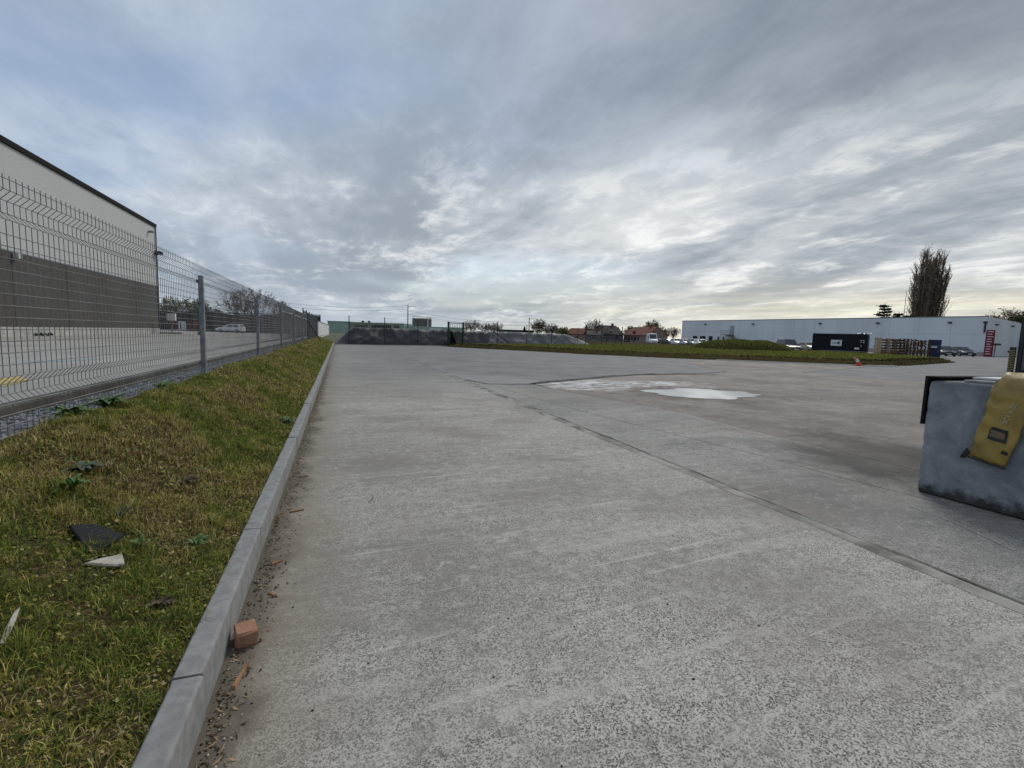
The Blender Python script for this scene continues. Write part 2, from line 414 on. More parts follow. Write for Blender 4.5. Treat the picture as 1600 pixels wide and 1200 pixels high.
# pink slabs beyond the strip
pe2 = [(x+.016, y) for x, y in dense([(4.69, -4), (4.69, 3.06), (4.69, 4.08), (4.72, 5.4), (4.6, 5.97)], 6, .02, 11)]
crp = dense([(4.6, 5.97), (5.2, 6.1), (5.66, 5.7), (5.86, 5.1), (6.2, 4.3), (6.52, 3.56), (7.1, 2.2), (7.4, -4)], 6, .03, 21)
slab(pe2[:-1]+crp[:1]+crp[1:], M['pink'], -.002)
pe3 = [(x+.02, y) for x, y in dense([(4.6, 5.99), (4.55, 6.5), (4.30, 7.5), (4.05, 8.75), (4.0, 9.5)], 6, .02, 14)]
north = dense([(4.0, 9.5), (4.6, 9.9), (5.5, 10.35), (7.2, 11.3), (8.4, 11.85), (10.7, 12.1), (13, 13.2), (14.4, 16), (16.4, 19.5), (20.4, 21.9), (24.6, 19.3), (27.2, 17.4), (16.35, 13.0), (16.9, 9.3), (18, -4)], 5, .04, 31)
slab([(x+.008, y+.008) for x, y in crp[::-1]]+pe3[1:]+north, M['pink'], -.002)
# worn asphalt lip standing above the puddle basin
lip = dense([(3.0, 9.66), (4.02, 9.56), (4.6, 9.97), (5.5, 10.43), (7.2, 11.38), (8.4, 11.93), (10.7, 12.18), (13, 13.3), (14.3, 16.1)], 7, .06, 41)
m_ = MB(); m_.prism(lip+[(14, 30), (6, 36), (2.634, 36), (2.634, 11)], -.011, .003); tag(m_.build('asphalt_patch', M['asphalt'], yard))
# broken asphalt rim along the basin; dark colour stands in for the lip's shadow
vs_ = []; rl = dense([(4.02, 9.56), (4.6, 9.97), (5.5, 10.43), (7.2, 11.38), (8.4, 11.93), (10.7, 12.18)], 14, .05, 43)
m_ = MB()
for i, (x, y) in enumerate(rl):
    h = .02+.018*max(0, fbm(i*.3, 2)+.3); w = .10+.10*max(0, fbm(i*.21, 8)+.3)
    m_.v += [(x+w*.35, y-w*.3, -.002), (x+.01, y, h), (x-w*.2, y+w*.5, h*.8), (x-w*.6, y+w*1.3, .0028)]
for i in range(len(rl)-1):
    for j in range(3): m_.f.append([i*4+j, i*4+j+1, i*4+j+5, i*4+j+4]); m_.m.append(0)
m_.build('asphalt_shadow_rim', pmat('rim_shadow_asphalt', (.06, .06, .062), (.11, .105, .10), 6, .9, bscale=40, bstr=.6), yard)
# mortar ridge along the joint
def ridge(xc, y0, y1, w, h, mat, seed, n=260):
    vs_ = []; fs = []; prof = [(-.5, -.003), (-.33, .55), (-.1, .9), (.06, 1.0), (.12, -.2), (.17, -.2), (.24, .6), (.5, -.003)]
    for i in range(n+1):
        y = y0+(y1-y0)*(i/n)**1.6
        ww = w*(.55+.6*max(0, fbm(y*.8, seed)+.55)); hh = h*max(.1, .7+.8*fbm(y*2.2, seed+4))
        off = .02*fbm(y*.9, seed+9)
        for (a, c) in prof:
            vs_.append((xc+off+a*ww+.006*fbm(y*9, a*9+seed), y, (c*hh if c > 0 else c*.02)+.0015+.002*fbm(y*20, a*20)*(c > 0)))
    k = len(prof)
    for i in range(n):
        for j in range(k-1): fs.append((i*k+j, i*k+j+1, (i+1)*k+j+1, (i+1)*k+j))
    m_ = MB(); m_.add(vs_, fs); m_.build('joint_ridge', mat, yard, smooth=True)
    # the open crack beside the ridge
    c_ = MB()
    for i in range(n+1):
        y = y0+(y1-y0)*(i/n)**1.6; xx = xc+.035+.02*fbm(y*.9, seed+9)+.012*fbm(y*3.1, seed+2)+.004*fbm(y*17, seed); hw_ = .002+.006*max(0, fbm(y*1.9, seed+6)+.25)
        c_.v += [(xx-hw_, y, .0042+h*.55), (xx+hw_, y, .0042+h*.45)]
    for i in range(n): c_.f.append([i*2, i*2+1, i*2+3, i*2+2]); c_.m.append(0)
    return c_.build('crack', M['joint'], yard)
ridge(2.64, .55, 13, .15, .010, M['mortar'], 3)
# thin white scrape lines / chalk line on the strip
m_ = MB()
for pts in ([(3.35, 1.35), (3.5, 1.66), (3.57, 1.95)],):
    for i in range(len(pts)-1):
        (x0, y0), (x1, y1) = pts[i], pts[i+1]; nx, ny = (y1-y0), -(x1-x0); L = math.hypot(nx, ny); nx *= .0035/L; ny *= .0035/L
        m_.add([(x0-nx, y0-ny, .004), (x0+nx, y0+ny, .004), (x1+nx, y1+ny, .004), (x1-nx, y1-ny, .004)], [(0, 1, 2, 3)])
m_.build('chalk_line', pmat('chalk', (.5, .49, .47), (.3, .3, .29), 40, .9), yard)

# puddle
pm, t, pb = base_mat('puddle_water', .03, 0, .9)
pos = t.new('ShaderNodeNewGeometry').outputs['Position']
t.put(pb.inputs['Base Color'], t.mix(t.ramp(t.noise(pos, 1.4, 5, .6), .35, .65), (.40, .43, .46), (.28, .30, .32)))
pud = []
for i in range(110):
    a = 2*math.pi*i/110; r = 1+.26*fbm(math.cos(a)*1.3+4, math.sin(a)*1.3, 2)+.07*fbm(math.cos(a)*5, math.sin(a)*5, 5)
    pud.append((6.85+1.18*r*math.cos(a)*abs(math.cos(a))**.25+.1*math.sin(a), 7.65+.85*r*math.sin(a)*abs(math.sin(a))**.2-.12*math.cos(a)))
m_ = MB(); m_.add([(x, y, .0035) for x, y in pud], [list(range(len(pud)))]); tag(m_.build('puddle', pm), kind='structure')

# kerb of separate stones
kerb = empty('kerb', (-.016, 0, 0), kind='structure')
prof = [(-.405, -.15), (-.405, .114), (-.403, .118), (-.398, .121), (-.341, .121), (-.335, .1195), (-.332, .115), (-.331, .108), (-.330, -.05), (-.330, -.15)]
y = -1.62; kmesh = []
for v in range(4):
    m_ = MB(); n = 44
    for i in range(n+1):
        yy = .996*i/n; e = .0 if i in (0, n) else 0
        for (p, q) in prof:
            ch = .0018*fbm(yy*6+v*11, p*30, v)*(q > .05)+(.007*max(0, mnoise.noise(Vector((yy*24+v*7, p*9, v)))-.25) if (p < -.395 or -.342 < p < -.3305) and q > .1 else 0)
            m_.v.append((p+(abs(ch) if p < -.39 else -abs(ch))*.8, yy, q-abs(ch)*.6))
    k = len(prof)
    for i in range(n):
        for j in range(k): m_.f.append([i*k+j, i*k+(j+1)%k, (i+1)*k+(j+1)%k, (i+1)*k+j]); m_.m.append(0)
    m_.f.append(list(range(k))[::-1]); m_.m.append(0); m_.f.append([n*k+j for j in range(k)]); m_.m.append(0)
    me_ = m_.mesh('kerb_stone', M['kerb'], True)
    for p_ in me_.polygons:
        if abs(p_.normal.y) > .9 or p_.normal.z > .97 or abs(p_.normal.x) > .96: p_.use_smooth = False
    kmesh.append(me_)
for i in range(39):
    o = link('kerb_stone', kmesh[i % 4], kerb, (random.uniform(-.003, .003), y+i*1.004, random.uniform(-.004, .003)))

# ------------------------------------------------------------------ planted bank, gravel strip, left yard
def bank_z(x, y):
    t = min(max((-.42-x)/.93, 0), 1); s = t*t*(3-2*t)*.55+t*.45
    return .10+.38*s+.035*fbm(x*1.6, y*1.1, 3)+.014*fbm(x*6, y*6, 8)
xs = np.linspace(-1.52, -.41, 34); ys = np.concatenate([np.linspace(-1.5, 6, 150), np.linspace(6.1, 38, 210)])
m_ = MB()
for yy in ys:
    for xx in xs: m_.v.append((xx, yy, bank_z(xx, yy)))
k = len(xs)
for i in range(len(ys)-1):
    for j in range(k-1): m_.f.append([i*k+j, i*k+j+1, (i+1)*k+j+1, (i+1)*k+j]); m_.m.append(0)
tag(m_.build('grass_bank', M['earth'], smooth=True), kind='structure')
def grav_z(x, y):
    t = min(max((-1.42-x)/1.4, 0), 1); return .465-.315*t+.012*fbm(x*3, y*3, 1)
xs = np.linspace(-2.95, -1.42, 14); ys = np.linspace(-1.5, 60, 240); m_ = MB()
for yy in ys:
    for xx in xs: m_.v.append((xx, yy, grav_z(xx, yy)))
k = len(xs)
for i in range(len(ys)-1):
    for j in range(k-1): m_.f.append([i*k+j, i*k+j+1, (i+1)*k+j+1, (i+1)*k+j]); m_.m.append(0)
tag(m_.build('gravel_strip', M['gravel_bed'], smooth=True), kind='structure')
# loose stones
ico = np.array([[0,0,1],[.894,0,.447],[.276,.851,.447],[-.724,.526,.447],[-.724,-.526,.447],[.276,-.851,.447],[.724,.526,-.447],[-.276,.851,-.447],[-.894,0,-.447],[-.276,-.851,-.447],[.724,-.526,-.447],[0,0,-1]])
icof = np.array([[0,1,2],[0,2,3],[0,3,4],[0,4,5],[0,5,1],[1,6,2],[2,7,3],[3,8,4],[4,9,5],[5,10,1],[2,6,7],[3,7,8],[4,8,9],[5,9,10],[1,10,6],[6,11,7],[7,11,8],[8,11,9],[9,11,10],[10,11,6]])
def stones(name, P_, S_, cols, mat, flat=.7):
    n = len(P_); V = ico[None]*S_[:, None, None]*rng.uniform(.6, 1.25, (n, 12, 3))
    a = rng.uniform(0, 6.28, n); c, s_ = np.cos(a)[:, None], np.sin(a)[:, None]
    X = V[:, :, 0]*c-V[:, :, 1]*s_; Y = V[:, :, 0]*s_+V[:, :, 1]*c; Z = V[:, :, 2]*flat
    V = np.stack([X, Y, Z], -1)+P_[:, None, :]
    Fc = (icof[None]+(np.arange(n)*12)[:, None, None]).reshape(-1, 3)
    return np_mesh(name, V.reshape(-1, 3), Fc, mat, np.repeat(cols, 12, 0), 3)
n = 9000
gy = 1.8+22*rng.random(n)**1.9; gx = rng.uniform(-2.85, -1.38, n)
gp = np.array([(x, y, grav_z(x, y)) for x, y in zip(gx, gy)]); gs = rng.uniform(.010, .024, n)*(1+gy*.035)
gc = rng.uniform(.10, .36, n)[:, None]*np.array([[.96, .98, 1.03]])
tag(link('gravel', stones('gravel', gp, gs, gc, M['stone'])), 'grey crushed stone strip under the wire mesh fence', 'gravel', kind='stuff')
# yard slab with concrete edge
b = MB(); prof = [(-2.86, .02), (-2.86, .245), (-2.87, .255), (-3.02, .255), (-3.02, .02)]
b.extrude(prof, 1, -2, 60); tag(b.build('yard_edging', pmat('dirty_edging', (.10, .095, .08), (.06, .055, .045), 3, .95, bscale=30, bstr=.5)), kind='structure')
m_ = MB(); xs = [-3.02, -6, -9, -12, -19.2, -60]; zs = [.24, .17, .08, .02, 0, 0]
for yy in (-8, 20, 60, 100):
    for xx, zz in zip(xs, zs): m_.v.append((xx, yy, zz))
for i in range(3):
    for j in range(5): m_.f.append([i*6+j, i*6+j+1, i*6+j+7, i*6+j+6]); m_.m.append(0)
tag(m_.build('left_yard', M['yard']), kind='structure')
def yz(x): return float(np.interp(-x, [-v for v in xs], zs))
# coloured ground markings on the yard
M['yellow_paint'] = pmat('yellow_ground_paint', (.55, .40, .09), (.42, .36, .2), 8, .8)
M['blue_paint'] = pmat('blue_ground_paint', (.30, .42, .50), (.30, .32, .32), 6, .8)
lm = empty('ground_marking', (-4.5, 6.8, .25), label='faded yellow paint patch on the concrete yard behind the fence', cat='marking')
def mark(par, pts, mat):
    m2 = MB(); m2.add([(x-par.location.x, y-par.location.y, yz(x)+.006-par.location.z) for x, y in pts], [list(range(len(pts)))]); m2.build('paint', mat, par)
mark(lm, [(-3.9, 6.9), (-3.95, 8.0), (-4.05, 8.5), (-4.5, 9.1), (-4.8, 8.9), (-4.75, 7.2)], M['yellow_paint'])
lm2 = empty('ground_marking', (-8, 14, .1), label='faded pale blue paint stripe on the concrete yard behind the fence', cat='marking')
mark(lm2, [(-6.15, 12.3), (-5.4, 13.3), (-5.3, 14.1), (-5.75, 13.6), (-6.4, 12.9)], M['blue_paint'])

# ------------------------------------------------------------------ grass of the bank
def grass_blades(name, P_, H_, Wd, cols, mat, lean=.8):
    n = len(P_); a = rng.uniform(0, 6.28, n); d = np.stack([np.cos(a), np.sin(a), np.zeros(n)], 1)
    sidev = np.stack([-np.sin(a), np.cos(a), np.zeros(n)], 1)
    # rotate the facing so that blades are seen from any side
    tw = rng.uniform(-1, 1, n)[:, None]; sidev = sidev*np.cos(tw)+d*np.sin(tw)
    l1 = rng.uniform(.1, 1, n)[:, None]*lean
    H3 = H_[:, None]; up = np.array([[0, 0, 1.0]])
    p0 = P_; p1 = P_+up*H3*.55+d*H3*l1*.35; p2 = P_+up*H3*(1-.45*l1)+d*H3*l1
    w = Wd[:, None]*.5
    V = np.stack([p0-sidev*w, p0+sidev*w, p1+sidev*w*.85, p1-sidev*w*.85, p2+sidev*w*.12, p2-sidev*w*.12], 1)
    idx = np.array([[0, 1, 2, 3], [3, 2, 4, 5]])
    Fc = (idx[None]+(np.arange(n)*6)[:, None, None]).reshape(-1, 4)
    C_ = np.repeat(cols, 6, 0)
    return np_mesh(name, V.reshape(-1, 3), Fc, mat, C_, 4)
PAL = {'green': (.185, .235, .05), 'dark': (.075, .12, .025), 'olive': (.37, .34, .075), 'straw': (.68, .57, .27), 'brown': (.30, .205, .10), 'yellow': (.50, .465, .13), 'red': (.20, .095, .06)}
def blade_cols(x, y):
    a = fbm(x*1.3, y*.9, 5, 3)+fbm(x*2.6+9, y*2.2, 1, 3)*.5+fbm(x*9, y*8, 6, 2)*.45; c = random.random()
    if a > .18: w = ('green', 'dark', 'green', 'olive', 'yellow', 'green')
    elif a > -.08: w = ('olive', 'green', 'yellow', 'olive', 'straw', 'dark')
    elif a > -.36: w = ('straw', 'olive', 'brown', 'straw', 'olive', 'dark')
    else: w = ('brown', 'red', 'straw', 'dark', 'straw', 'olive')
    k = PAL[random.choice(w)]; f = .62+.62*c+.3*fbm(x*13, y*13, 2, 2)
    return (k[0]*f, k[1]*f, k[2]*f)
def scatter_bank(n, y0, y1, pw=1.0, x0=-1.47, x1=-.418):
    yy = y0+(y1-y0)*rng.random(n)**pw; xx = rng.uniform(x0, x1, n)
    return np.array([(x, y, bank_z(x, y)-.003) for x, y in zip(xx, yy)])
sets = [(52000, .55, 2.6, .014, .042, .0024), (60000, 2.4, 6.0, .018, .046, .0036), (40000, 6, 14, .025, .055, .007), (26000, 14, 37.5, .03, .07, .015)]
PP, HH, WW, CC = [], [], [], []
for (n, y0, y1, h0, h1, w) in sets:
    p = scatter_bank(n, y0, y1); PP.append(p); HH.append(rng.uniform(h0, h1, n)*np.array([max(.25, .85+.8*fbm(x*2, y*2, 4)+1.1*fbm(x*10, y*10, 7, 2)) for x, y, _ in p])); WW.append(np.full(n, w)*rng.uniform(.6, 1.4, n))
    CC.append(np.array([blade_cols(x, y) for x, y, _ in p]))
P_ = np.concatenate(PP)
tag(link('grass', grass_blades('grass', P_, np.abs(np.concatenate(HH))+.008, np.concatenate(WW), np.concatenate(CC), M['blade'], 1.1)),
    'short patchy green and straw coloured grass on the sloping bank', 'grass', kind='stuff')
# small round moss and clover leaves lying in the sward
n = 30000; p = np.concatenate([scatter_bank(n//2, .55, 3.2), scatter_bank(n//2, 3.0, 9)])
a = rng.uniform(0, 6.28, n); r = rng.uniform(.0028, .0068, n)*(1+.12*p[:, 1]); tl = rng.uniform(-.6, .6, (n, 2))
q = np.array([[1, 0], [0, .7], [-1, 0], [0, -.7]])
lx = (q[None, :, 0]*np.cos(a)[:, None]-q[None, :, 1]*np.sin(a)[:, None])*r[:, None]; ly = (q[None, :, 0]*np.sin(a)[:, None]+q[None, :, 1]*np.cos(a)[:, None])*r[:, None]
lz = lx*tl[:, :1]+ly*tl[:, 1:]+rng.uniform(.004, .022, n)[:, None]
V = np.stack([p[:, 0:1]+lx, p[:, 1:2]+ly, p[:, 2:3]+lz], -1).reshape(-1, 3)
lc = np.array([blade_cols(x+3, y) for x, y, _ in p])*.72
tag(link('ground_cover', np_mesh('ground_cover', V, np.arange(n*4).reshape(-1, 4), M['blade'], np.repeat(lc, 4, 0))),
    'tiny moss and clover leaves between the grass blades', 'ground cover', kind='stuff')
# weeds
M['weed'] = pmat('weed_leaf', (.075, .15, .035), (.11, .19, .05), 30, .65)
M['weed2'] = pmat('dull_weed_leaf', (.075, .095, .06), (.10, .125, .08), 30, .7)
M['weedred'] = pmat('reddish_weed_leaf', (.10, .05, .035), (.07, .06, .03), 30, .7)
def weed(x, y, r, n, mat, label, up=.35, wide=.15):
    r *= .95; n = int(n*2.2)
    o = empty('weed_plant', (x, y, bank_z(x, y) if x > -1.5 else grav_z(x, y)), random.random()*6, label=label, cat='weed', group='weeds on the bank')
    for i in range(n):
        a = i*2.4+random.uniform(-.3, .3); L = r*random.uniform(.6, 1.1); w = L*wide; e = random.uniform(.4, 1.2)*up
        m2 = MB(); ca_, sa_ = math.cos(a), math.sin(a); K = 5
        for s_ in range(K+1):
            t_ = s_/K; rr = L*t_; hh = L*e*math.sin(t_*2.3)*.8+.004; ww = w*math.sin(math.pi*min(t_*.9+.1, 1))**.8
            for sgn in (-1, 0, 1):
                m2.v.append((rr*ca_-sgn*ww*sa_, rr*sa_+sgn*ww*ca_, hh+abs(sgn)*ww*.35))
        for s_ in range(K):
            for j in (0, 1): m2.f.append([s_*3+j, s_*3+j+1, s_*3+j+4, s_*3+j+3]); m2.m.append(0)
        m2.build('leaf', mat, o, smooth=True)
    return o
weed(-1.08, 2.55, .10, 14, M['weed2'], 'grey green leaf rosette of a weed above the slate pieces', .3)
weed(-1.03, 2.36, .08, 12, M['weed'], 'bright green weed tuft just below the grey green rosette', .8, .15)
weed(-.84, 2.29, .055, 8, M['weed2'], 'small pale rosette between the slate and the rosette above', .5)
weed(-.72, 2.1, .04, 7, M['weed'], 'small upright leaf tuft right of the dark slate piece', 1.0)
weed(-1.46, 3.4, .13, 16, M['weed'], 'dark green weed clump at the gravel edge, nearest the camera', .7)
weed(-1.46, 3.85, .14, 16, M['weed'], 'long dark green weed clump at the gravel edge, middle one', .6)
weed(-1.43, 4.9, .12, 14, M['weed'], 'dark green weed clump before the foot of the first post', .6)
weed(-.56, 2.19, .06, 10, M['weed'], 'green weed tuft close beside the kerb edge', .8)
weed(-.55, 1.75, .045, 9, M['weedred'], 'small reddish weed beside the kerb edge', .5)
weed(-.76, 2.85, .075, 10, M['weedred'], 'dark reddish weed patch in the middle of the bank', .4)
weed(-.49, 5.05, .10, 14, M['weed'], 'lush green tuft by the kerb farther along the bank', .8)

# ------------------------------------------------------------------ litter on bank and road
M['slate'] = pmat('slate', (.018, .0185, .020), (.03, .031, .034), 18, .85, spec=.2, bscale=60, bstr=.4, bdist=.004)
M['pale_stone'] = pmat('pale_flake', (.50, .47, .40), (.34, .31, .25), 15, .85, bscale=50, bstr=.7, bdist=.01)
def flake(name, pts, th, z, mat, label, cat, tilt=(0, 0)):
    cx = sum(p[0] for p in pts)/len(pts); cy = sum(p[1] for p in pts)/len(pts)
    m2 = MB(); m2.prism([(x-cx, y-cy) for x, y in pts], 0, th)
    o = m2.build(name, mat, loc=(cx, cy, z)); o.rotation_euler = (tilt[0], tilt[1], 0)
    md = o.modifiers.new('bevel', 'BEVEL'); md.width = th*.3; md.segments = 1
    return tag(o, label, cat)
flake('slate_piece', [(-.94, 2.10), (-.875, 2.15), (-.83, 2.14), (-.77, 2.12), (-.80, 1.975), (-.845, 1.98), (-.87, 2.03)], .012, bank_z(-.85, 2.06)+.012, M['slate'], 'broken dark slate piece lying on the grass bank', 'slate', (.12, .42))
flake('stone_flake', [(-.81, 1.89), (-.78, 1.935), (-.735, 1.985), (-.705, 1.93), (-.73, 1.91), (-.76, 1.90)], .014, bank_z(-.755, 1.93)+.006, M['pale_stone'], 'pale stone flake lying just below the dark slate', 'stone', (.1, .4))
flake('feather', [(-.785, 1.45), (-.775, 1.455), (-.795, 1.52), (-.812, 1.565), (-.815, 1.55), (-.80, 1.49)], .003, bank_z(-.79, 1.5)+.03, M['pale_stone'], 'white feather caught in the grass at the left edge', 'feather', (.2, .5))
# half brick against the kerb
M['brick'] = pmat('fired_clay', (.33, .16, .09), (.40, .235, .15), 25, .9, bscale=80, bstr=.6, bdist=.006)
m_ = MB(); m_.bbox((-.04, -.05, 0), (.045, .05, .066), .006)
for i, v in enumerate(m_.v): m_.v[i] = tuple(c+random.uniform(-.003, .003) for c in v)
o = m_.build('brick', M['brick'], loc=(-.303, 1.70, .0)); o.rotation_euler.z = .22; o.scale = (.76, .80, .78)
tag(o, 'broken orange half brick lying against the kerb', 'brick')
M['wood'] = pmat('splintered_wood', (.36, .20, .10), (.24, .12, .06), 30, .85)
M['twig'] = pmat('dry_twig', (.42, .33, .20), (.28, .2, .12), 30, .9)
chips = [(-.27, 2.26, .05, .6, 'orange wood chip beside the kerb beyond the half brick'), (-.242, 3.59, .06, .2, 'brown wood chip on the road edge farthest up the kerb'),
         (-.235, 2.90, .075, .3, 'long brown wood chip on the dirty road edge'), (-.285, 1.52, .11, 1.35, 'thin wood splinter on the road nearest the camera'),
         (-.255, 1.98, .045, 2.2, 'short pale wood chip in the dirt just past the brick')]
for x, y, L, a, lab in chips:
    m2 = MB(); m2.v = [(-L/2, -.008, 0), (L/2, -.003, 0), (L/2, .004, 0), (-L/2, .007, 0), (-L/2.2, -.005, .009), (L/2.1, -.002, .006), (L/2.1, .003, .006), (-L/2.2, .004, .010)]
    m2.f = [[3, 2, 1, 0], [4, 5, 6, 7], [0, 1, 5, 4], [1, 2, 6, 5], [2, 3, 7, 6], [3, 0, 4, 7]]; m2.m = [0]*6
    o = m2.build('wood_chip', M['wood'], loc=(x, y, .001)); o.rotation_euler.z = a
    tag(o, lab, 'wood chip', 'wood chips along the kerb')
m2 = MB(); m2.tube([(0, 0, .003), (.03, .05, .006), (.035, .12, .003)], [.002, .003, .0015], 5)
tag(m2.build('twig', M['twig'], loc=(.165, 2.95, 0)), 'pale bent twig on the open concrete', 'twig')
# grit and dead leaves swept against the kerb
n = 2400; gy = .7+14*rng.random(n)**1.7; gx = -.335+np.abs(rng.normal(0, .06, n))*(.4+.9*np.array([max(0, fbm(v*1.7, 3)+.5) for v in gy]))
gp = np.stack([gx, gy, np.full(n, .001)], 1); gs = rng.uniform(.0008, .0042, n)*(1+gy*.07)
k = rng.random(n); gc = np.where(k[:, None] < .45, np.array([[.06, .045, .03]]), np.where(k[:, None] < .8, np.array([[.22, .17, .11]]), np.array([[.42, .39, .33]])))*rng.uniform(.7, 1.3, n)[:, None]
tag(link('grit', stones('grit', gp, gs, gc, M['stone'], .5)), 'dark grit and crumbs swept along the foot of the kerb', 'grit', kind='stuff')
n = 650; gy = .8+9*rng.random(n)**1.8; gx = -.335+np.abs(rng.normal(0, .05, n))*(.3+1.3*np.array([max(0, fbm(v*1.3, 8)+.45) for v in gy]))
gp = np.stack([gx, gy, np.full(n, .002)], 1); a = rng.uniform(0, 6.28, n); L_ = rng.uniform(.003, .018, n); w_ = rng.uniform(.0012, .004, n)*(1+gy*.1)
dv_ = np.stack([np.cos(a), np.sin(a), rng.uniform(0, .2, n)], 1)*L_[:, None]; sv_ = np.stack([-np.sin(a), np.cos(a), np.zeros(n)], 1)*w_[:, None]
V = np.stack([gp-dv_-sv_*.3, gp-sv_, gp+dv_+np.array([[0, 0, .004]]), gp+sv_], 1).reshape(-1, 3); V[:, 2] = np.maximum(V[:, 2], .0015)
k = rng.random(n); gc = np.where(k[:, None] < .4, np.array([[.10, .065, .04]]), np.where(k[:, None] < .75, np.array([[.34, .24, .13]]), np.array([[.05, .04, .03]])))*rng.uniform(.7, 1.3, n)[:, None]
tag(link('dry_litter', np_mesh('dry_litter', V, np.arange(n*4).reshape(-1, 4), M['stone'], np.repeat(gc, 4, 0))), 'dry straw and leaf crumbs caught along the foot of the kerb', 'litter', kind='stuff')
n = 420; gx = rng.uniform(-.1, 9, n); gy = .9+12*rng.random(n)**1.4
gp = np.stack([gx, gy, np.full(n, .001)], 1); gs = rng.uniform(.0015, .005, n)*(1+gy*.08)
gc = rng.choice([.03, .05, .12, .5], n)[:, None]*np.ones((1, 3))
tag(link('loose_grit', stones('loose_grit', gp, gs, gc, M['stone'], .5)), 'scattered small stones on the open concrete', 'grit', kind='stuff')

# ------------------------------------------------------------------ wire mesh fence on the left
FX = -1.47; FB = .495; PL = 3.86
def wire_panel(length):
    m2 = MB(); zt = 1.73; off = lambda z: 0.0
    fold = [(FB+.16, 0), (FB+.20, -.038), (FB+.25, -.038), (FB+.29, 0)]
    foldt = [(zt-.21, 0), (zt-.17, -.04), (zt-.11, -.04), (zt-.07, 0)]
    path = [(FB-.02, 0)]+fold+foldt+[(zt, 0)]
    nv = int(length/.05)
    for i in range(nv+1):
        y = .02+(length-.04)*i/nv
        m2.tube([(dx_, y, z) for z, dx_ in path], .0021, 4, cap=False)
    zz = [p[0] for p in path]; xx = [p[1] for p in path]
    z = FB
    hs = [zt-.02, zt-.07, zt-.11, zt-.17, zt-.21]+[FB+.16, FB+.20, FB+.25, FB+.29, FB+.11, FB+.06, FB+.01]
    z = FB+.29+.055
    while z < zt-.24: hs.append(z); z += .0555
    for z in hs:
        x = float(np.interp(z, zz, xx)); m2.tube([(x+.0045, 0, z), (x+.0045, length, z)], .0021, 4, cap=False)
    return m2.mesh('panel', M['wire'])
fence = empty('mesh_fence', (FX, 0, 0), label='grey welded wire mesh fence with steel posts along the grass bank', cat='fence')
pmesh = wire_panel(PL-.02)
y0 = 6.2-2*PL
pb_ = MB(); pb_.bbox((0, -.025, .1), (.05, .025, 1.60), .006)
for z in (.62, .95, 1.28, 1.52): pb_.box((-.012, -.045, z), (0.0, .045, z+.03))
postm = pb_.mesh('post', M['galv'])
for i in range(7):
    link('panel', pmesh, fence, (0, y0+i*PL+.01, -.003*i))
for i in range(2, 7):
    link('post', postm, fence, (.006, y0+i*PL, 0))
# strained end post with brace (dark)
fence2 = empty('end_post', (FX, 25.6, 0), label='dark braced end post where the mesh fence stops', cat='fence post')
m2 = MB(); m2.tube([(0, 0, .1), (0, 0, 1.78)], .04, 8); m2.build('post', M['darkpost'], fence2)
m2 = MB(); m2.tube([(.02, .05, 1.45), (.5, 3.2, .35)], .028, 6); m2.build('brace', M['darkpost'], fence2)
# tall dark mesh fence beyond it
tf = empty('dark_fence', (FX-.25, 26.4, 0), label='dark close mesh fence continuing past the braced post', cat='fence')
m2 = MB()
for i in range(0, 130): m2.tube([(0, i*.127, .3), (0, i*.127, 2.0)], .004, 3, cap=False)
for z in np.arange(.35, 2.0, .2): m2.tube([(0, 0, z), (0, 16.5, z)], .004, 3, cap=False)
m2.build('mesh', M['wire'], tf)
for i in range(7):
    m2 = MB(); m2.tube([(0, i*2.75, .1), (0, i*2.75, 2.1)], .03, 6); m2.build('post', M['darkpost'], tf)

# ------------------------------------------------------------------ left warehouse
M['cream'] = pmat('cream_render', (.535, .55, .545), (.475, .49, .485), 9, .9, bscale=60, bstr=.25)
M['greypanel'] = pmat('brown_grey_pebbledash', (.07, .066, .062), (.098, .092, .085), 5, .95, bscale=50, bstr=.5, bdist=.02, streak=.3)
M['plinth'] = pmat('pale_plinth', (.50, .50, .46), (.36, .36, .32), 2, .9)
wh = empty('warehouse', (-19.4, 20, 0), label='tall warehouse with cream upper wall over dark grey panels behind the fence', cat='building')
b = MB(); b.box((-30, 0, .0), (-.22, 45.1, 12.0)); b.build('wall', M['cream'], wh)
ymax = 45.2; pw = 6.45
for i in range(7):
    y1 = ymax-i*pw; y0_ = y1-pw+.03
    b = MB(); b.bbox((-.2, y0_, .62), (.03, y1, 5.3), .012); b.build('panel', M['greypanel'], wh)
    b = MB(); b.bbox((-.2, y0_-.022, 5.36), (0.0, y1, 11.85), .003); b.build('panel', M['cream'], wh)
b = MB(); b.box((-.2, .0, -.05), (.10, ymax+.05, .6)); b.build('plinth', M['plinth'], wh)
b = MB(); b.box((-30.1, -.1, 11.86), (.14, ymax+.15, 12.2)); b.build('roof_trim', M['black'], wh)
b = MB(); b.box((-.18, 0, 5.29), (.05, ymax+.05, 5.37)); b.build('drip_rail', M['galv'], wh)
b = MB(); b.tube([(.1, ymax-.1, .3), (.1, ymax-.1, 11.8)], .07, 8); b.build('drain_pipe', M['galv'], wh)
b = MB(); b.bbox((.05, ymax-25.7, 4.9), (.35, ymax-25.3, 5.25), .02); b.build('wall_lamp', M['cream'], wh)
b = MB(); b.bbox((.05, ymax-2.2, 10.9), (.5, ymax-1.9, 11.1), .02); b.build('wall_lamp', M['galv'], wh)
b = MB(); b.bbox((.05, ymax-.6, 8.85), (.6, ymax+.2, 9.2), .02); b.build('wall_camera', M['black'], wh)
for (dy_, dz_) in ((27, .55), (25.8, .5), (20, .55)):
    pass
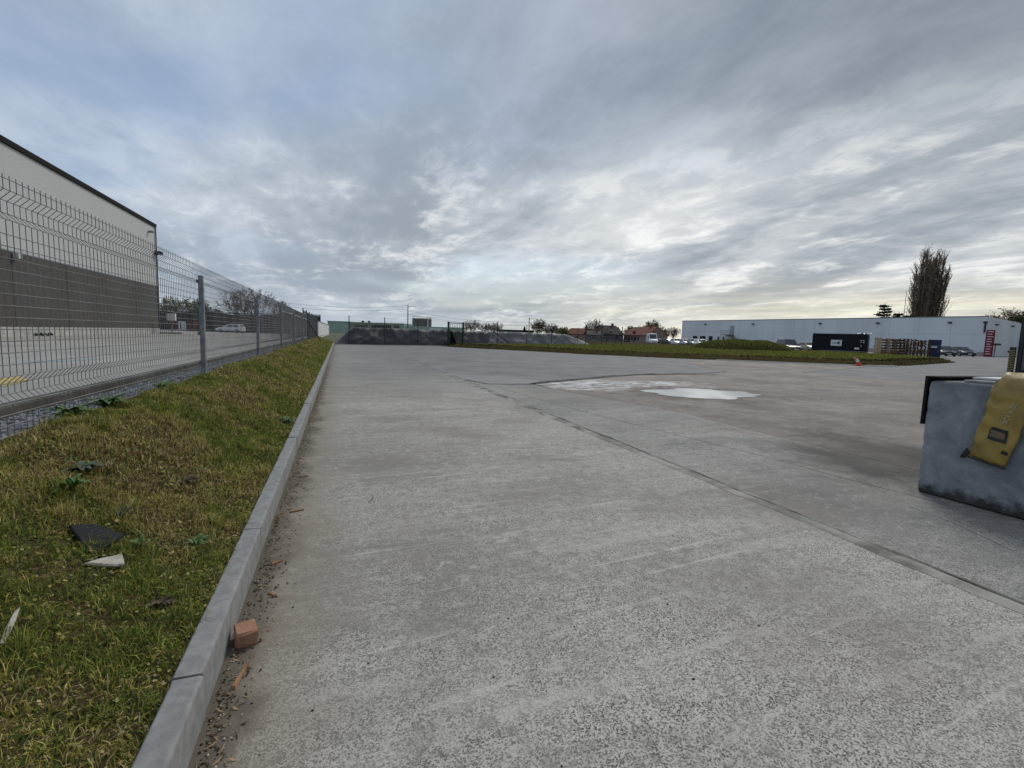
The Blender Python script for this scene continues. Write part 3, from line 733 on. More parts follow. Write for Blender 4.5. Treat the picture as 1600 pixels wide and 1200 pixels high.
# meter box on a post by the corner
mb = empty('meter_box', (-17.9, 64.2, 0), label='small white box on a post at the warehouse corner', cat='meter box')
b = MB(); b.bbox((-.4, -.25, 1.5), (.4, .25, 2.3), .03); b.build('housing', M['white'], mb)
b = MB(); b.tube([(0, 0, 0), (0, 0, 1.52)], .07, 8); b.build('post', M['galv'], mb)
b = MB(); b.bbox((-1.1, -.4, 0), (1.1, .4, .22), .04); b.build('footing', M['plinth'], mb)
# weeds at the plinth
for k, (px_, lab) in enumerate(((-18.9, 'dark weeds growing at the warehouse plinth'),)):
    o = empty('weed_plant', (px_, 41.5, 0), label=lab, cat='weed', group='weeds on the bank')
    for i in range(26):
        a = random.random()*6.28; m2 = MB(); L = random.uniform(.1, .3); yy = random.uniform(-1.2, 1.2)
        m2.add([(0, yy, 0), (.12*math.cos(a), yy+.12*math.sin(a), L*.6), (L*math.cos(a)*.6, yy+L*math.sin(a)*.6, L), (-.1*math.sin(a), yy+.1*math.cos(a), L*.5)], [(0, 1, 2, 3)]); m2.build('leaf', M['darkpost'], o)

# ------------------------------------------------------------------ trees
M['bark'] = pmat('bark', (.12, .095, .072), (.18, .145, .115), 3, .9)
M['leafc'] = tint_mat('leaf', .7, .3)
def tree(name, label, loc, h, spread, seed, leaf=None, nleaf=0, leafsize=.2, up=.5, trunk=.2, group=None, n_t=230, twig=.02, tw=6, kids=None):
    """limbs grow out of the trunk towards points spread through the crown, each from the nearest limb below"""
    rnd = random.Random(seed); o = empty(name, loc, rnd.random()*6, label=label, cat='tree', group=group)
    tr, br = MB(), MB(); nodes = []; rads = []
    ph = [Vector((0, 0, -.1))]
    for i in range(6): ph.append(ph[-1]+Vector((rnd.uniform(-.03, .03)*h, rnd.uniform(-.03, .03)*h, h*.1)))
    tr.tube(ph, [h*.026*(1-.12*i) for i in range(7)], 7, cap=False)
    for p_ in ph[2:]: nodes.append(tuple(p_))
    T = []
    lobes = [(rnd.uniform(-.5, .5), rnd.uniform(-.5, .5), rnd.uniform(-.3, .5), rnd.uniform(.45, .75)) for _ in range(6)]+[(0, 0, 0, .8)]
    while len(T) < n_t:
        l = rnd.choice(lobes); d_ = Vector((rnd.gauss(0, 1), rnd.gauss(0, 1), rnd.gauss(0, 1))).normalized()*rnd.random()**.4*l[3]
        q = Vector((l[0], l[1], l[2]))+d_
        if q.length > 1.05: continue
        T.append(Vector((q.x*spread/2, q.y*spread/2, h*(.60+.40*q.z))))
    T.sort(key=lambda v: (v-Vector((0, 0, h*.35))).length)
    arr = np.array(nodes); tips = []
    for k_, t_ in enumerate(T):
        dd_ = np.linalg.norm(arr-np.array(t_), axis=1)+np.maximum(arr[:, 2]-t_.z+.1*h, 0)*1.5
        b0 = Vector(arr[int(dd_.argmin())]); L = (t_-b0).length; mid = b0.lerp(t_, .5)+Vector((rnd.uniform(-.12, .12)*L, rnd.uniform(-.12, .12)*L, L*.08))
        r_ = max(h*.010*(1-k_/n_t)**2.0, twig)
        br.tube([b0, mid, t_], [r_*1.25, r_, r_*.7], 4 if k_ < 30 else 3, cap=False)
        arr = np.vstack([arr, [tuple(mid)], [tuple(t_)]]); tips.append(t_)
        for w_ in range(tw):
            s_ = mid.lerp(t_, rnd.random()); out = (s_-Vector((0, 0, h*.4))).normalized(); e_ = s_+(out*.6+Vector((rnd.gauss(0, .6), rnd.gauss(0, .6), rnd.gauss(.3, .5)))).normalized()*h*rnd.uniform(.04, .1)
            br.tube([s_, e_], [twig*.8, twig*.5], 3, cap=False); tips.append(e_)
    tr.build('trunk', M['bark'], o, smooth=True); br.build('branches', M['bark'], o)
    if nleaf:
        T2 = np.array([tuple(t_) for t_ in tips]); c = T2[rng.integers(0, len(T2), nleaf)]+rng.normal(0, leafsize*.9, (nleaf, 3)); a1 = rng.normal(0, 1, (nleaf, 3)); a1 /= np.linalg.norm(a1, axis=1)[:, None]
        a2 = np.cross(a1, rng.normal(0, 1, (nleaf, 3))); a2 /= np.linalg.norm(a2, axis=1)[:, None]; s_ = (rng.uniform(.5, 1.2, nleaf)*leafsize)[:, None]
        V = np.stack([c-a1*s_, c-a2*s_*.6, c+a1*s_, c+a2*s_*.6], 1).reshape(-1, 3)
        lc_ = np.array(leaf)[None]*rng.uniform(.6, 1.4, (nleaf, 1))*rng.uniform(.85, 1.15, (nleaf, 3))
        link('crown', np_mesh('crown', V, np.arange(nleaf*4).reshape(-1, 4), M['leafc'], np.repeat(lc_, 4, 0)), o)
    return o

# ------------------------------------------------------------------ behind the left yard
M['brownsheet'] = pmat('brown_boarding', (.045, .038, .032), (.075, .06, .05), 2, .9)
M['redpaint'] = pmat('dull_red_paint', (.16, .03, .028), (.12, .03, .028), 3, .7)
hd = empty('boundary_hoarding', (0, 0, 0), label='long dark boarded wall along the back of the left yard', cat='wall')
pa = at(236, 95); pb2 = at(502, 84); dv = (pb2-pa); L = dv.length; dv.normalize()
for i in range(int(L/2.5)):
    p = pa+dv*(i*2.5); m2 = MB(); m2.bbox((.02, -.06, 0), (2.47, .06, 3.35+.04*math.sin(i*3)), .02)
    link('board_panel', m2.mesh('board_panel', M['brownsheet']), hd, p, math.atan2(dv.y, dv.x))
for i in range(0, int(L/5)+1):
    p = pa+dv*(i*5.0)-Vector((0, .2, 0)); m2 = MB(); m2.box((-.07, -.07, 0), (.07, .07, 3.6)); link('post', m2.mesh('post', M['black']), hd, p)
m2 = MB(); m2.box((0, -.32, 3.45), (L, -.22, 3.6)); link('rail', m2.mesh('rail', M['black']), hd, pa, math.atan2(dv.y, dv.x))
m2 = MB(); m2.box((0, -.9, 0), (L, -.5, .35)); link('kerb_beam', m2.mesh('kerb_beam', M['black']), hd, pa, math.atan2(dv.y, dv.x))
sk = empty('skip_container', at(289, 88), -.33, label='red skip container with a white notice board in the left yard', cat='skip')
m2 = MB(); m2.prism([(-2.2, -1), (2.2, -1), (2.2, 1), (-2.2, 1)], .25, 1.75); m2.build('body', M['redpaint'], sk)
for x in np.linspace(-2.0, 2.0, 9):
    m2 = MB(); m2.box((x-.05, -1.08, .25), (x+.05, -1.0, 1.7)); m2.build('rib', M['redpaint'], sk)
m2 = MB(); m2.bbox((-.45, -1.16, .1), (.95, -1.09, 1.7), .01); m2.build('notice_board', M['white'], sk)
m2 = MB(); m2.box((-.05, -1.18, .3), (.08, -1.165, 1.5)); m2.build('stripe', M['brownsheet'], sk)
tree('bare_tree', 'wide bare spreading tree above the dark boarded wall', at(392, 104), 9.6, 13.5, 3, twig=.024, n_t=420, tw=8)
tree('budding_tree', 'green budding tree nearest the warehouse corner', at(268, 108), 7.4, 8.5, 4, (.13, .15, .06), 2600, .16, twig=.02)
tree('budding_tree', 'green budding tree behind the red skip', at(300, 108), 7.2, 9, 5, (.13, .15, .06), 2600, .16, twig=.02)
tree('budding_tree', 'low grey budding tree left of the wide bare tree', at(332, 112), 5.9, 7, 6, (.14, .14, .09), 1600, .16, twig=.02)
tree('bare_tree', 'bare tree at the right end of the boarded wall', at(436, 108), 7.6, 8, 8, twig=.022, n_t=260)

# ------------------------------------------------------------------ vehicles
M['tyre'] = pmat('tyre', (.02, .02, .02), (.03, .03, .03), 5, .8)
M['rim'] = pmat('alloy', (.42, .43, .44), (.3, .3, .3), 5, .35, .7)
M['lamp'] = pmat('headlamp', (.72, .74, .76), (.55, .57, .6), 4, .1, spec=.8)
M['redlamp'] = pmat('tail_lamp', (.3, .02, .02), (.2, .02, .02), 4, .2)
M['trim'] = pmat('black_trim', (.02, .02, .022), (.03, .03, .03), 4, .5)
def paint(name, c): return pmat(name, c, tuple(v*.9 for v in c), .8, .22, 0., spec=.7)
PAINT = {'white': paint('white_car_paint', (.84, .845, .85)), 'black': paint('black_car_paint', (.018, .02, .022)), 'grey': paint('grey_car_paint', (.12, .13, .14)), 'green': paint('dark_green_paint', (.03, .05, .045)), 'sand': paint('sand_car_paint', (.34, .31, .2)), 'silver': paint('silver_car_paint', (.45, .47, .5))}
def car(name, label, cat, loc, rz, col, L=4.2, Wd=1.78, H=1.46, kind='hatch'):
    o = empty(name, loc, rz, label=label, cat=cat, group='parked cars and vans')
    pm_ = PAINT[col]; hw = Wd/2
    if kind == 'van':   # (x, belt height) with the nose at +x
        low = [(-L/2, .35, 1.15), (-L/2+.05, .28, 1.2), (L/2-1.0, .28, 1.2), (L/2-.35, .28, 1.12), (L/2-.03, .3, .95), (L/2, .36, .7)]
        cab = dict(x0=-L/2+.03, x1=-L/2+.06, x2=L/2-1.75, x3=L/2-.72, zb=1.17, zt=H, top=.93)
    elif kind == 'saloon':
        low = [(-L/2, .4, .85), (-L/2+.06, .3, .93), (-L/2+.8, .22, .96), (L/2-1.25, .22, .93), (L/2-.5, .22, .82), (L/2-.06, .27, .68), (L/2, .35, .58)]
        cab = dict(x0=-L/2+.45, x1=-L/2+1.15, x2=L/2-2.1, x3=L/2-1.2, zb=.92, zt=H, top=.78)
    else:
        low = [(-L/2, .4, .82), (-L/2+.04, .3, .96), (-L/2+.5, .22, .98), (L/2-1.15, .22, .93), (L/2-.45, .22, .82), (L/2-.05, .27, .66), (L/2, .35, .56)]
        cab = dict(x0=-L/2+.06, x1=-L/2+.45, x2=L/2-2.0, x3=L/2-1.1, zb=.93, zt=H, top=.78)
    m2 = MB()                                   # lofted lower body
    for (x, z0, z1) in low:
        e = .86 if abs(x) > L/2-.02 else (.95 if abs(x) > L/2-.1 else 1.0)
        zs_ = z0+(z1-z0)*.45
        m2.v += [(x, -hw*.9*e, z0), (x, -hw*e, z0+(z1-z0)*.25), (x, -hw*e, zs_+.1), (x, -hw*.93*e, z1-.03), (x, -hw*.8*e, z1), (x, 0, z1+.025),
                 (x, hw*.8*e, z1), (x, hw*.93*e, z1-.03), (x, hw*e, zs_+.1), (x, hw*e, z0+(z1-z0)*.25), (x, hw*.9*e, z0), (x, 0, z0)]
    n_ = 12
    for i in range(len(low)-1):
        for j in range(n_): m2.f.append([i*n_+j, i*n_+(j+1)%n_, (i+1)*n_+(j+1)%n_, (i+1)*n_+j]); m2.m.append(0)
    m2.f.append(list(range(n_))); m2.m.append(0); m2.f.append([(len(low)-1)*n_+j for j in range(n_)]); m2.m.append(0)
    c = cab; wb = hw*.93; wt = hw*c['top']; zr = c['zt']-.05
    o8 = len(m2.v)
    m2.v += [(c['x0'], -wb, c['zb']-.06), (c['x3'], -wb, c['zb']-.06), (c['x3'], wb, c['zb']-.06), (c['x0'], wb, c['zb']-.06),
             (c['x1'], -wt, zr), (c['x2'], -wt, zr), (c['x2'], wt, zr), (c['x1'], wt, zr),
             (c['x1']+.15, -wt*.75, c['zt']), (c['x2']-.2, -wt*.75, c['zt']), (c['x2']-.2, wt*.75, c['zt']), (c['x1']+.15, wt*.75, c['zt'])]
    for f in ((0,1,5,4), (1,2,6,5), (2,3,7,6), (3,0,4,7), (4,5,9,8), (5,6,10,9), (6,7,11,10), (7,4,8,11), (8,9,10,11)): m2.f.append([o8+i for i in f]); m2.m.append(0)
    m2.build('body', pm_, o)
    A = [Vector(v) for v in m2.v[o8:o8+8]]
    def pane(name_, q, u0_, u1_, v0_, v1_, out):
        def pt(u, v): return (q[0].lerp(q[1], u)).lerp(q[3].lerp(q[2], u), v)
        nrm = (q[1]-q[0]).cross(q[3]-q[0]).normalized()
        cen = (q[0]+q[1]+q[2]+q[3])/4
        if nrm.dot(cen-Vector((0, 0, .9))) < 0: nrm = -nrm
        P4 = [pt(u0_, v0_), pt(u1_, v0_), pt(u1_, v1_), pt(u0_, v1_)]
        m3 = MB(); m3.add([p_+nrm*.012 for p_ in P4]+[p_-nrm*.01 for p_ in P4], [(0,1,2,3), (7,6,5,4), (0,4,5,1), (1,5,6,2), (2,6,7,3), (3,7,4,0)]); m3.build(name_, M['glass'], o)
    pane('windscreen', [A[1], A[2], A[6], A[5]], .08, .92, .16, .92, 1)
    pane('rear_window', [A[3], A[0], A[4], A[7]], .1, .9, .25, .9, 1)
    for q in ([A[0], A[1], A[5], A[4]], [A[2], A[3], A[7], A[6]]):
        rev = q[0] is A[2]
        if kind == 'van': pane('side_window', q, *( (.1, .24) if rev else (.76, .90)), .18, .62, 1)
        else:
            pane('side_window', q, .14, .50, .2, .9, 1); pane('side_window', q, .53, .88, .2, .9, 1)
    rw = .31 if kind != 'van' else .34
    wm = MB(); pts_ = 20
    for yy, rr in ((-.1, rw*.93), (-.07, rw), (.07, rw), (.1, rw*.93)):
        for j in range(pts_): wm.v.append((rr*math.cos(6.2832*j/pts_), yy, rr*math.sin(6.2832*j/pts_)))
    for i in range(3):
        for j in range(pts_): wm.f.append([i*pts_+j, i*pts_+(j+1)%pts_, (i+1)*pts_+(j+1)%pts_, (i+1)*pts_+j]); wm.m.append(0)
    wm.f += [list(range(pts_)), [3*pts_+j for j in range(pts_)]]; wm.m += [0, 0]
    wmesh = wm.mesh('wheel', M['tyre'])
    rm = MB()
    for j in range(5):
        a = 6.2832*j/5; rm.tube([(0, 0, 0), (rw*.62*math.cos(a), 0, rw*.62*math.sin(a))], .05, 5)
    rm.tube([(rw*.62*math.cos(6.2832*j/20), 0, rw*.62*math.sin(6.2832*j/20)) for j in range(21)], .025, 5)
    rmesh = rm.mesh('rim', M['rim'])
    for sx in (-L/2+.72, L/2-.82):
        for sy in (-1, 1):
            wo_ = link('wheel', wmesh, o, (sx, sy*(hw-.07), rw)); link('rim', rmesh, wo_, (0, sy*.1, 0))
    zl = .66 if kind != 'van' else .85
    for sy in (-1, 1):
        m3 = MB(); m3.bbox((L/2-.16, sy*hw*.70-.17, zl-.08), (L/2+.012, sy*hw*.70+.17, zl+.06), .02); m3.build('headlight', M['lamp'], o)
        m3 = MB(); m3.bbox((-L/2-.012, sy*hw*.78-.11, .72), (-L/2+.1, sy*hw*.78+.11, .92), .02); m3.build('tail_light', M['redlamp'], o)
        m3 = MB(); m3.bbox((c['x3']-.28, sy*(hw+.07)-.09, c['zb']+.02), (c['x3']-.16, sy*(hw+.07)+.09, c['zb']+.17), .03); m3.build('mirror', pm_, o)
    m3 = MB(); m3.bbox((L/2-.1, -hw*.45, .40), (L/2+.02, hw*.45, .58), .02); m3.build('grille', M['trim'], o)
    m3 = MB(); m3.bbox((L/2+.0, -.26, .33), (L/2+.03, .26, .44), .008); m3.build('number_plate', M['white'], o)
    m3 = MB(); m3.box((-L/2+.15, -hw*.96, .18), (L/2-.15, hw*.96, .30)); m3.build('sill', M['trim'], o)
    return o
facing = lambda p, off: math.atan2(-p.y, -p.x)+off   # nose towards the photographer
p = at(361, 80); car('parked_car', 'white hatchback parked before the dark boarded wall in the left yard', 'car', p, rad(180)-.30, 'white', 4.2)

# ------------------------------------------------------------------ tarpaulin covered basin, its fence and gate
A0 = Vector((-.2, 37.0, 0)); DV = Vector((.928, .372, 0)); NV = Vector((-.372, .928, 0)); AZ = math.atan2(DV.y, DV.x)
def tarp_mat(name, c1, c2):
    m, t, b_ = base_mat(name, .6, 0, .4)
    co = t.new('ShaderNodeTexCoord').outputs['Object']
    n_ = t.noise(co, .9, 6, .6, .5); t.put(b_.inputs['Base Color'], t.mix(t.ramp(n_, .35, .65), c1, c2))
    x, y_, z = t.sep(co)
    bump(t, b_, t.noise(t.comb(t.math('MULTIPLY', x, 1.0), y_, t.math('MULTIPLY', z, .6)), 3.0, 4, .55, 1.0), .3, .05)
    return m
M['tarp1'] = tarp_mat('dark_tarpaulin', (.055, .057, .062), (.078, .080, .085)); M['tarp2'] = tarp_mat('grey_tarpaulin', (.15, .155, .16), (.20, .205, .21))
def tarp(name, label, s0, s1, h0, h1, e0, e1, depth, mat, seed, off=.5):
    """heap under a sheet: s along the fence, t into depth; e0/e1 are the lengths of the end slopes"""
    m2 = MB(); ns = 170; nt = 46
    for i in range(ns+1):
        s_ = s0+(s1-s0)*i/ns; f = (s_-s0)/(s1-s0); h = h0+(h1-h0)*f
        ee = max(0, min(1, (s_-s0)/max(e0, .01), (s1-s_)/max(e1, .01))); es = ee**.9 if ee < .8 else ee**.9*(1-(ee-.8)*.12)
        for j in range(nt+1):
            t_ = depth*(j/nt)**1.5; rise = max(0, min(1, t_/.62, (depth-t_)/.8)); rs_ = rise if rise < .85 else .85+.15*math.sin((rise-.85)/.15*math.pi/2)
            z = h*es*rs_
            wr = .16*fbm(s_*.55+z*.7, z*.8, seed)+.17*abs(fbm(s_*1.1-z*1.3, z*1.3, seed+5))
            front = 1 if t_ < .8 else max(.1, 1-(t_-.8)*2)
            sag = .022*math.sin(s_*1.3+seed)*rs_+.02*fbm(s_*1.2, t_*.6, seed+2)*rs_
            m2.v.append((s_+t_*.37, off+t_*.93-wr*front*min(1, rise*4)*ee-.05, max(z+sag*ee, .01)))
    k_ = nt+1
    for i in range(ns):
        for j in range(nt): m2.f.append([i*k_+j, i*k_+j+1, (i+1)*k_+j+1, (i+1)*k_+j]); m2.m.append(0)
    o = m2.build(name, mat, smooth=True, loc=A0); o.rotation_euler.z = AZ
    return tag(o, label, 'tarpaulin', 'tarpaulin covered heaps')
tarp('tarpaulin_heap', 'dark tarpaulin stretched over a long low heap, left of the pair', .1, 15.4, 1.34, 1.34, 1.5, .4, 6, M['tarp1'], 1)
tarp('tarpaulin_heap', 'paler grey tarpaulin over a long heap, right of the pair', 14.3, 30.8, 1.40, 1.36, .5, 5.0, 6, M['tarp2'], 2, .40)
m2 = MB(); m2.tube([(15.1, .35, 1.35), (17.2, .02, .08)], .045, 6); o = m2.build('black_pipe', M['black'], loc=A0); o.rotation_euler.z = AZ
tag(o, 'black pipe leaning down across the two tarpaulins', 'pipe')
# dark bare earth strip at the foot of the heaps
m2 = MB(); m2.add([tuple(A0+DV*s_+NV*n__+Vector((0, 0, .004))) for s_, n__ in ((-1.2, -.5), (13, -.5), (15, .1), (36, .2), (36, 1), (-1.2, 1))], [tuple(range(6))])
tag(m2.build('earth_strip', M['joint']), kind='structure')
bf = empty('basin_fence', A0, AZ, label='thin dark post and wire fence in front of the tarpaulin heaps', cat='fence')
pmesh2 = MB(); pmesh2.tube([(0, 0, 0), (0, 0, 2.12)], .032, 6); pmesh2 = pmesh2.mesh('post', M['darkpost'])
posts = [.9, 3.75, 6.7, 15.2, 19.0, 22.6, 26.8]
for s_ in posts: link('post', pmesh2, bf, (s_, -.12, 0))
m2 = MB()
for z in (.25, .75, 1.25, 1.75, 2.05): m2.tube([(.9, -.12, z), (9.6, -.12, z)], .004, 3); m2.tube([(11.4, -.12, z), (34.8, -.12, z)], .004, 3)
m2.build('wire', M['darkpost'], bf)
m2 = MB(); m2.tube([(28.2, -.12, 0), (28.2, -.12, 2.5)], .05, 6); m2.build('post', M['darkpost'], bf)
m2 = MB(); m2.tube([(35, -.12, 0), (35, -.12, 2.5)], .055, 6); m2.build('post', M['darkpost'], bf)
m2 = MB(); m2.tube([(35, -.12, 2.1), (33.2, -.12, .1)], .045, 6); m2.build('brace', M['darkpost'], bf)
for s_ in (31.0, 32.0):
    link('post', pmesh2, bf, (s_, -.12, 0))
M['greenpaint'] = pmat('dark_green_steel', (.022, .052, .042), (.03, .065, .055), 5, .5)
gt = empty('steel_gate', A0+DV*9.7+NV*-.12, AZ, label='dark green barred steel gate between the tarpaulin heaps', cat='gate')
for x in (0, 1.55):
    m2 = MB(); m2.bbox((x-.07, -.07, 0), (x+.07, .07, 2.05), .01); m2.build('post', M['greenpaint'], gt)
for i in range(7):
    x = .2+1.15*i/6; m2 = MB(); m2.tube([(x, 0, .12), (x, 0, 1.9)], .018, 5); m2.build('bar', M['greenpaint'], gt)
for z in (.1, 1.92):
    m2 = MB(); m2.box((.1, -.03, z), (1.45, .03, z+.07)); m2.build('rail', M['greenpaint'], gt)
# climbing plant on the gate
cp = empty('climbing_plant', A0+DV*9.75+NV*-.28, AZ, label='dark green climber hanging on the left gate post', cat='plant')
n = 900; tt = rng.random(n); c = np.stack([.05+.7*(1-tt)*rng.random(n)+tt*.05, rng.normal(0, .08, n), .05+1.15*tt+rng.normal(0, .05, n)], 1)
a1 = rng.normal(0, 1, (n, 3)); a1 /= np.linalg.norm(a1, axis=1)[:, None]; a2 = np.cross(a1, rng.normal(0, 1, (n, 3))); a2 /= np.linalg.norm(a2, axis=1)[:, None]
V = np.stack([c-a1*.06, c-a2*.04, c+a1*.06, c+a2*.04], 1).reshape(-1, 3)
link('foliage', np_mesh('foliage', V, np.arange(n*4).reshape(-1, 4), M['leafc'], np.full((n*4, 3), .025)*np.array([[.7, 1.2, .7]])), cp)
m2 = MB(); m2.tube([(.3, 0, 0), (.12, .02, .6), (.05, .03, 1.2)], .015, 5); m2.build('stem', M['bark'], cp)

# white wall on the left beyond the fence
ww = empty('white_wall', (-2.3, 58, 0), rad(-.2), label='long white garden wall running away beyond the mesh fence', cat='wall')
for i in range(12):
    m2 = MB(); m2.bbox((-.12, i*4.1+.01, 0), (.1, i*4.1+4.09, 1.92), .01); m2.build('panel', M['white'], ww)
m2 = MB(); m2.box((-.17, 0, 1.921), (.15, 49.2, 2.0)); m2.build('coping', M['galv'], ww)

# ------------------------------------------------------------------ green factory, tank, poles
M['green1'] = pmat('pale_green_sheet', (.36, .48, .40), (.31, .42, .35), .4, .7); M['tan'] = pmat('tan_render', (.32, .285, .22), (.27, .24, .19), 1, .9)
gf = empty('green_factory', (0, 0, 0), label='long pale green factory with a row of dark windows beyond the tarpaulins', cat='building')
ga = at(512, 190); gb = at(725, 190); gd = (gb-ga); gL = gd.length; gd.normalize(); gaz = math.atan2(gd.y, gd.x); gf.location = ga; gf.rotation_euler.z = gaz
X_ = lambda px_: (px_-512)/(725-512)*gL
m2 = MB(); m2.box((0, 0, 0), (X_(545), 14, 4.3)); m2.build('wall', M['green1'], gf)
m2 = MB(); m2.box((X_(545)+.02, .5, 0), (X_(630), 16, 4.2)); m2.build('wall', M['green1'], gf)
m2 = MB(); m2.box((X_(630)+.02, .2, 0), (gL, 12, 3.5)); m2.build('wall', M['green1'], gf)
m2 = MB(); m2.box((X_(545), .3, 1.4), (X_(622), .48, 3.75)); m2.build('window_band', M['tan'], gf)
for k_, (a, b_, n_) in enumerate(((554, 575, 7), (580, 611, 11), (616, 624, 3))):
    for i in range(n_):
        x0 = X_(a+(b_-a)*i/n_); x1 = x0+(X_(b_)-X_(a))/n_*.72
        m2 = MB(); m2.box((x0, .2, 2.1), (x1, .29, 3.45)); m2.build('window', M['glass'], gf)
m2 = MB(); m2.box((-.3, -.3, 4.3), (X_(545), 14.2, 4.55)); m2.build('roof', M['green1'], gf)
m2 = MB(); m2.box((X_(545)+.05, .1, 4.2), (X_(630)+.3, 16.2, 4.4)); m2.build('roof', M['green1'], gf)
m2 = MB(); m2.box((X_(671), -.1, 1.2), (X_(690), .19, 2.95)); m2.build('gate_panel', M['white'], gf)
for px_ in (562, 572): m2 = MB(); m2.cyl((X_(px_), 4), .5, 4.4, 5.1, 12); m2.build('roof_vent', M['darkpost'], gf)
tk = empty('storage_tank', at(659, 240), 0, label='tan concrete storage tank behind the green factory', cat='tank')
M['tankc'] = pmat('tank_concrete', (.20, .185, .165), (.15, .14, .13), .8, .9)
m2 = MB(); m2.cyl((0, 0), 4.75, 0, 8.0, 40); m2.build('shell', M['tankc'], tk)
for i in range(20):
    a = 6.2832*i/20; m2 = MB(); m2.box((4.77*math.cos(a)-.06, 4.77*math.sin(a)-.06, 3), (4.77*math.cos(a)+.06, 4.77*math.sin(a)+.06, 8.0)); m2.build('rib', M['tankc'], tk)
m2 = MB(); m2.tube([(4.6*math.cos(6.2832*j/40), 4.6*math.sin(6.2832*j/40), 8.9) for j in range(41)], .04, 4)
for i in range(24): a = 6.2832*i/24; m2.tube([(4.6*math.cos(a), 4.6*math.sin(a), 8), (4.6*math.cos(a), 4.6*math.sin(a), 8.9)], .04, 4)
m2.build('railing', M['galv'], tk)
m2 = MB(); m2.box((1.9, -4.75, 1), (2.4, -4.35, 8.3)); m2.build('ladder_cage', M['white'], tk)
def lamp_post(px_, w, h, label, arm=1.6):
    o = empty('street_lamp', at(px_, w), -YAW, label=label, cat='street lamp', group='street lamps beyond the yard')
    m2 = MB(); m2.tube([(0, 0, 0), (0, 0, h)], [.18, .12], 8); m2.build('pole', M['bark'], o)
    m2 = MB(); m2.tube([(0, 0, h-.7), (arm*.8, 0, h-.45)], .05, 5); m2.build('arm', M['galv'], o)
    m2 = MB(); m2.bbox((arm*.7, -.12, h-.52), (arm+.5, .12, h-.38), .03); m2.build('lamp_head', M['galv'], o)
    return o
lamp_post(637, 150, 9.6, 'tall street lamp standing left of the storage tank')
lamp_post(826, 170, 7.6, 'street lamp standing beside the dark conifer', 1.4)
# overhead cable
m2 = MB(); e0 = at(637, 150, 0)+Vector((0, 0, 9.3)); e1 = at(380, 150, 0)+Vector((0, 0, 10.5))
for dz_ in (0, -1.1):
    m2.tube([e0.lerp(e1, t_)+Vector((0, 0, dz_-1.6*4*t_*(1-t_))) for t_ in np.linspace(0, 1, 14)], .035, 3)
    e2 = at(826, 170, 0)+Vector((0, 0, 7.4)); m2.tube([e0.lerp(e2, t_)+Vector((0, 0, dz_-1.5-1.2*4*t_*(1-t_))) for t_ in np.linspace(0, 1, 14)], .03, 3)
tag(m2.build('overhead_cable', M['black']), 'thin overhead cables strung between the far poles', 'cable')
# low dark shed and conifer
ls = empty('low_shed', at(806, 190), -YAW, label='long low dark roofed shed behind the conifer', cat='building')
m2 = MB(); m2.box((-7, 0, 0), (7, 6, 2.6)); m2.build('wall', M['tan'], ls); m2 = MB(); m2.box((-7.3, -.3, 2.6), (7.3, 6.3, 3.3)); m2.build('roof', M['darkpost'], ls)
def conifer(name, label, loc, h, r, n, colr, seed):
    rnd = random.Random(seed); o = empty(name, loc, 0, label=label, cat='tree'); m2 = MB(); m2.tube([(0, 0, 0), (0, 0, h*.97)], [h*.02, .03], 6); m2.build('trunk', M['bark'], o)
    vs_, fs, cs = [], [], []
    for i in range(n):
        z = h*(.1+.9*rnd.random()**.85); rr = r*(1-z/h)*(1+.25*math.sin(z*6))+.06; a = rnd.random()*6.28; q = rr*rnd.random()**.4
        c = Vector((q*math.cos(a), q*math.sin(a), z)); d1 = Vector((math.cos(a), math.sin(a), -.35)).normalized()*r*.22; d2 = Vector((-math.sin(a), math.cos(a), rnd.uniform(-.3, .3)))*r*.1
        k_ = len(vs_); vs_ += [c-d1, c-d2, c+d1, c+d2]; fs.append((k_, k_+1, k_+2, k_+3)); cs += [[v*rnd.uniform(.6, 1.4) for v in colr]]*4
    link('crown', np_mesh('crown', [tuple(v) for v in vs_], fs, M['leafc'], np.array(cs)), o); return o
conifer('conifer', 'small dark pointed conifer between the far bare trees', at(819, 165), 4.2, 1.3, 900, (.02, .045, .025), 1)

# far trees behind the basin
far = [('bare_tree', 'small bare tree right of the green gate', 737, 150, 4.9, 5, 21, None), ('bare_tree', 'low bare tree second right of the green gate', 758, 155, 4.0, 5, 22, None),
       ('bare_tree', 'bare tree with white blossom tone third right of the gate', 774, 150, 4.6, 5.5, 23, None),
       ('budding_tree', 'pale budding tree right of the far street lamp', 842, 150, 5.7, 5, 24, (.15, .14, .07)), ('budding_tree', 'grey budding bush right of the pale budding tree', 862, 155, 4.3, 5.5, 25, (.13, .12, .08)),
       ('budding_tree', 'low yellowish bush before the far red roof', 879, 150, 3.2, 4.2, 26, (.20, .17, .06)), ('bare_tree', 'dark round bare tree between the two roofs', 926, 145, 6.2, 6.2, 27, None),
       ('budding_tree', 'tall tree with brown and green leaves behind the red roofed house', 1012, 165, 6.9, 8.0, 28, (.13, .10, .035)),
       ('budding_tree', 'pale thin tree behind the roof ridge', 985, 185, 5.2, 5, 31, (.16, .15, .08)),
       ('bare_tree', 'thin bare tree left of the white warehouse', 1036, 160, 5.0, 4.5, 29, None), ('bare_tree', 'thin bare tree touching the white warehouse corner', 1052, 165, 5.2, 6.0, 30, None)]
for (nm, lab, px_, w, h, s_, sd_, lf) in far:
    tree(nm, lab, at(px_, w), h+.9, s_*(1.15 if lf else 1.1), sd_, lf or (.09, .075, .06), (4200 if sd_ == 28 else 2200) if lf else 500, .15 if lf else .10, twig=.022, n_t=260, tw=7)

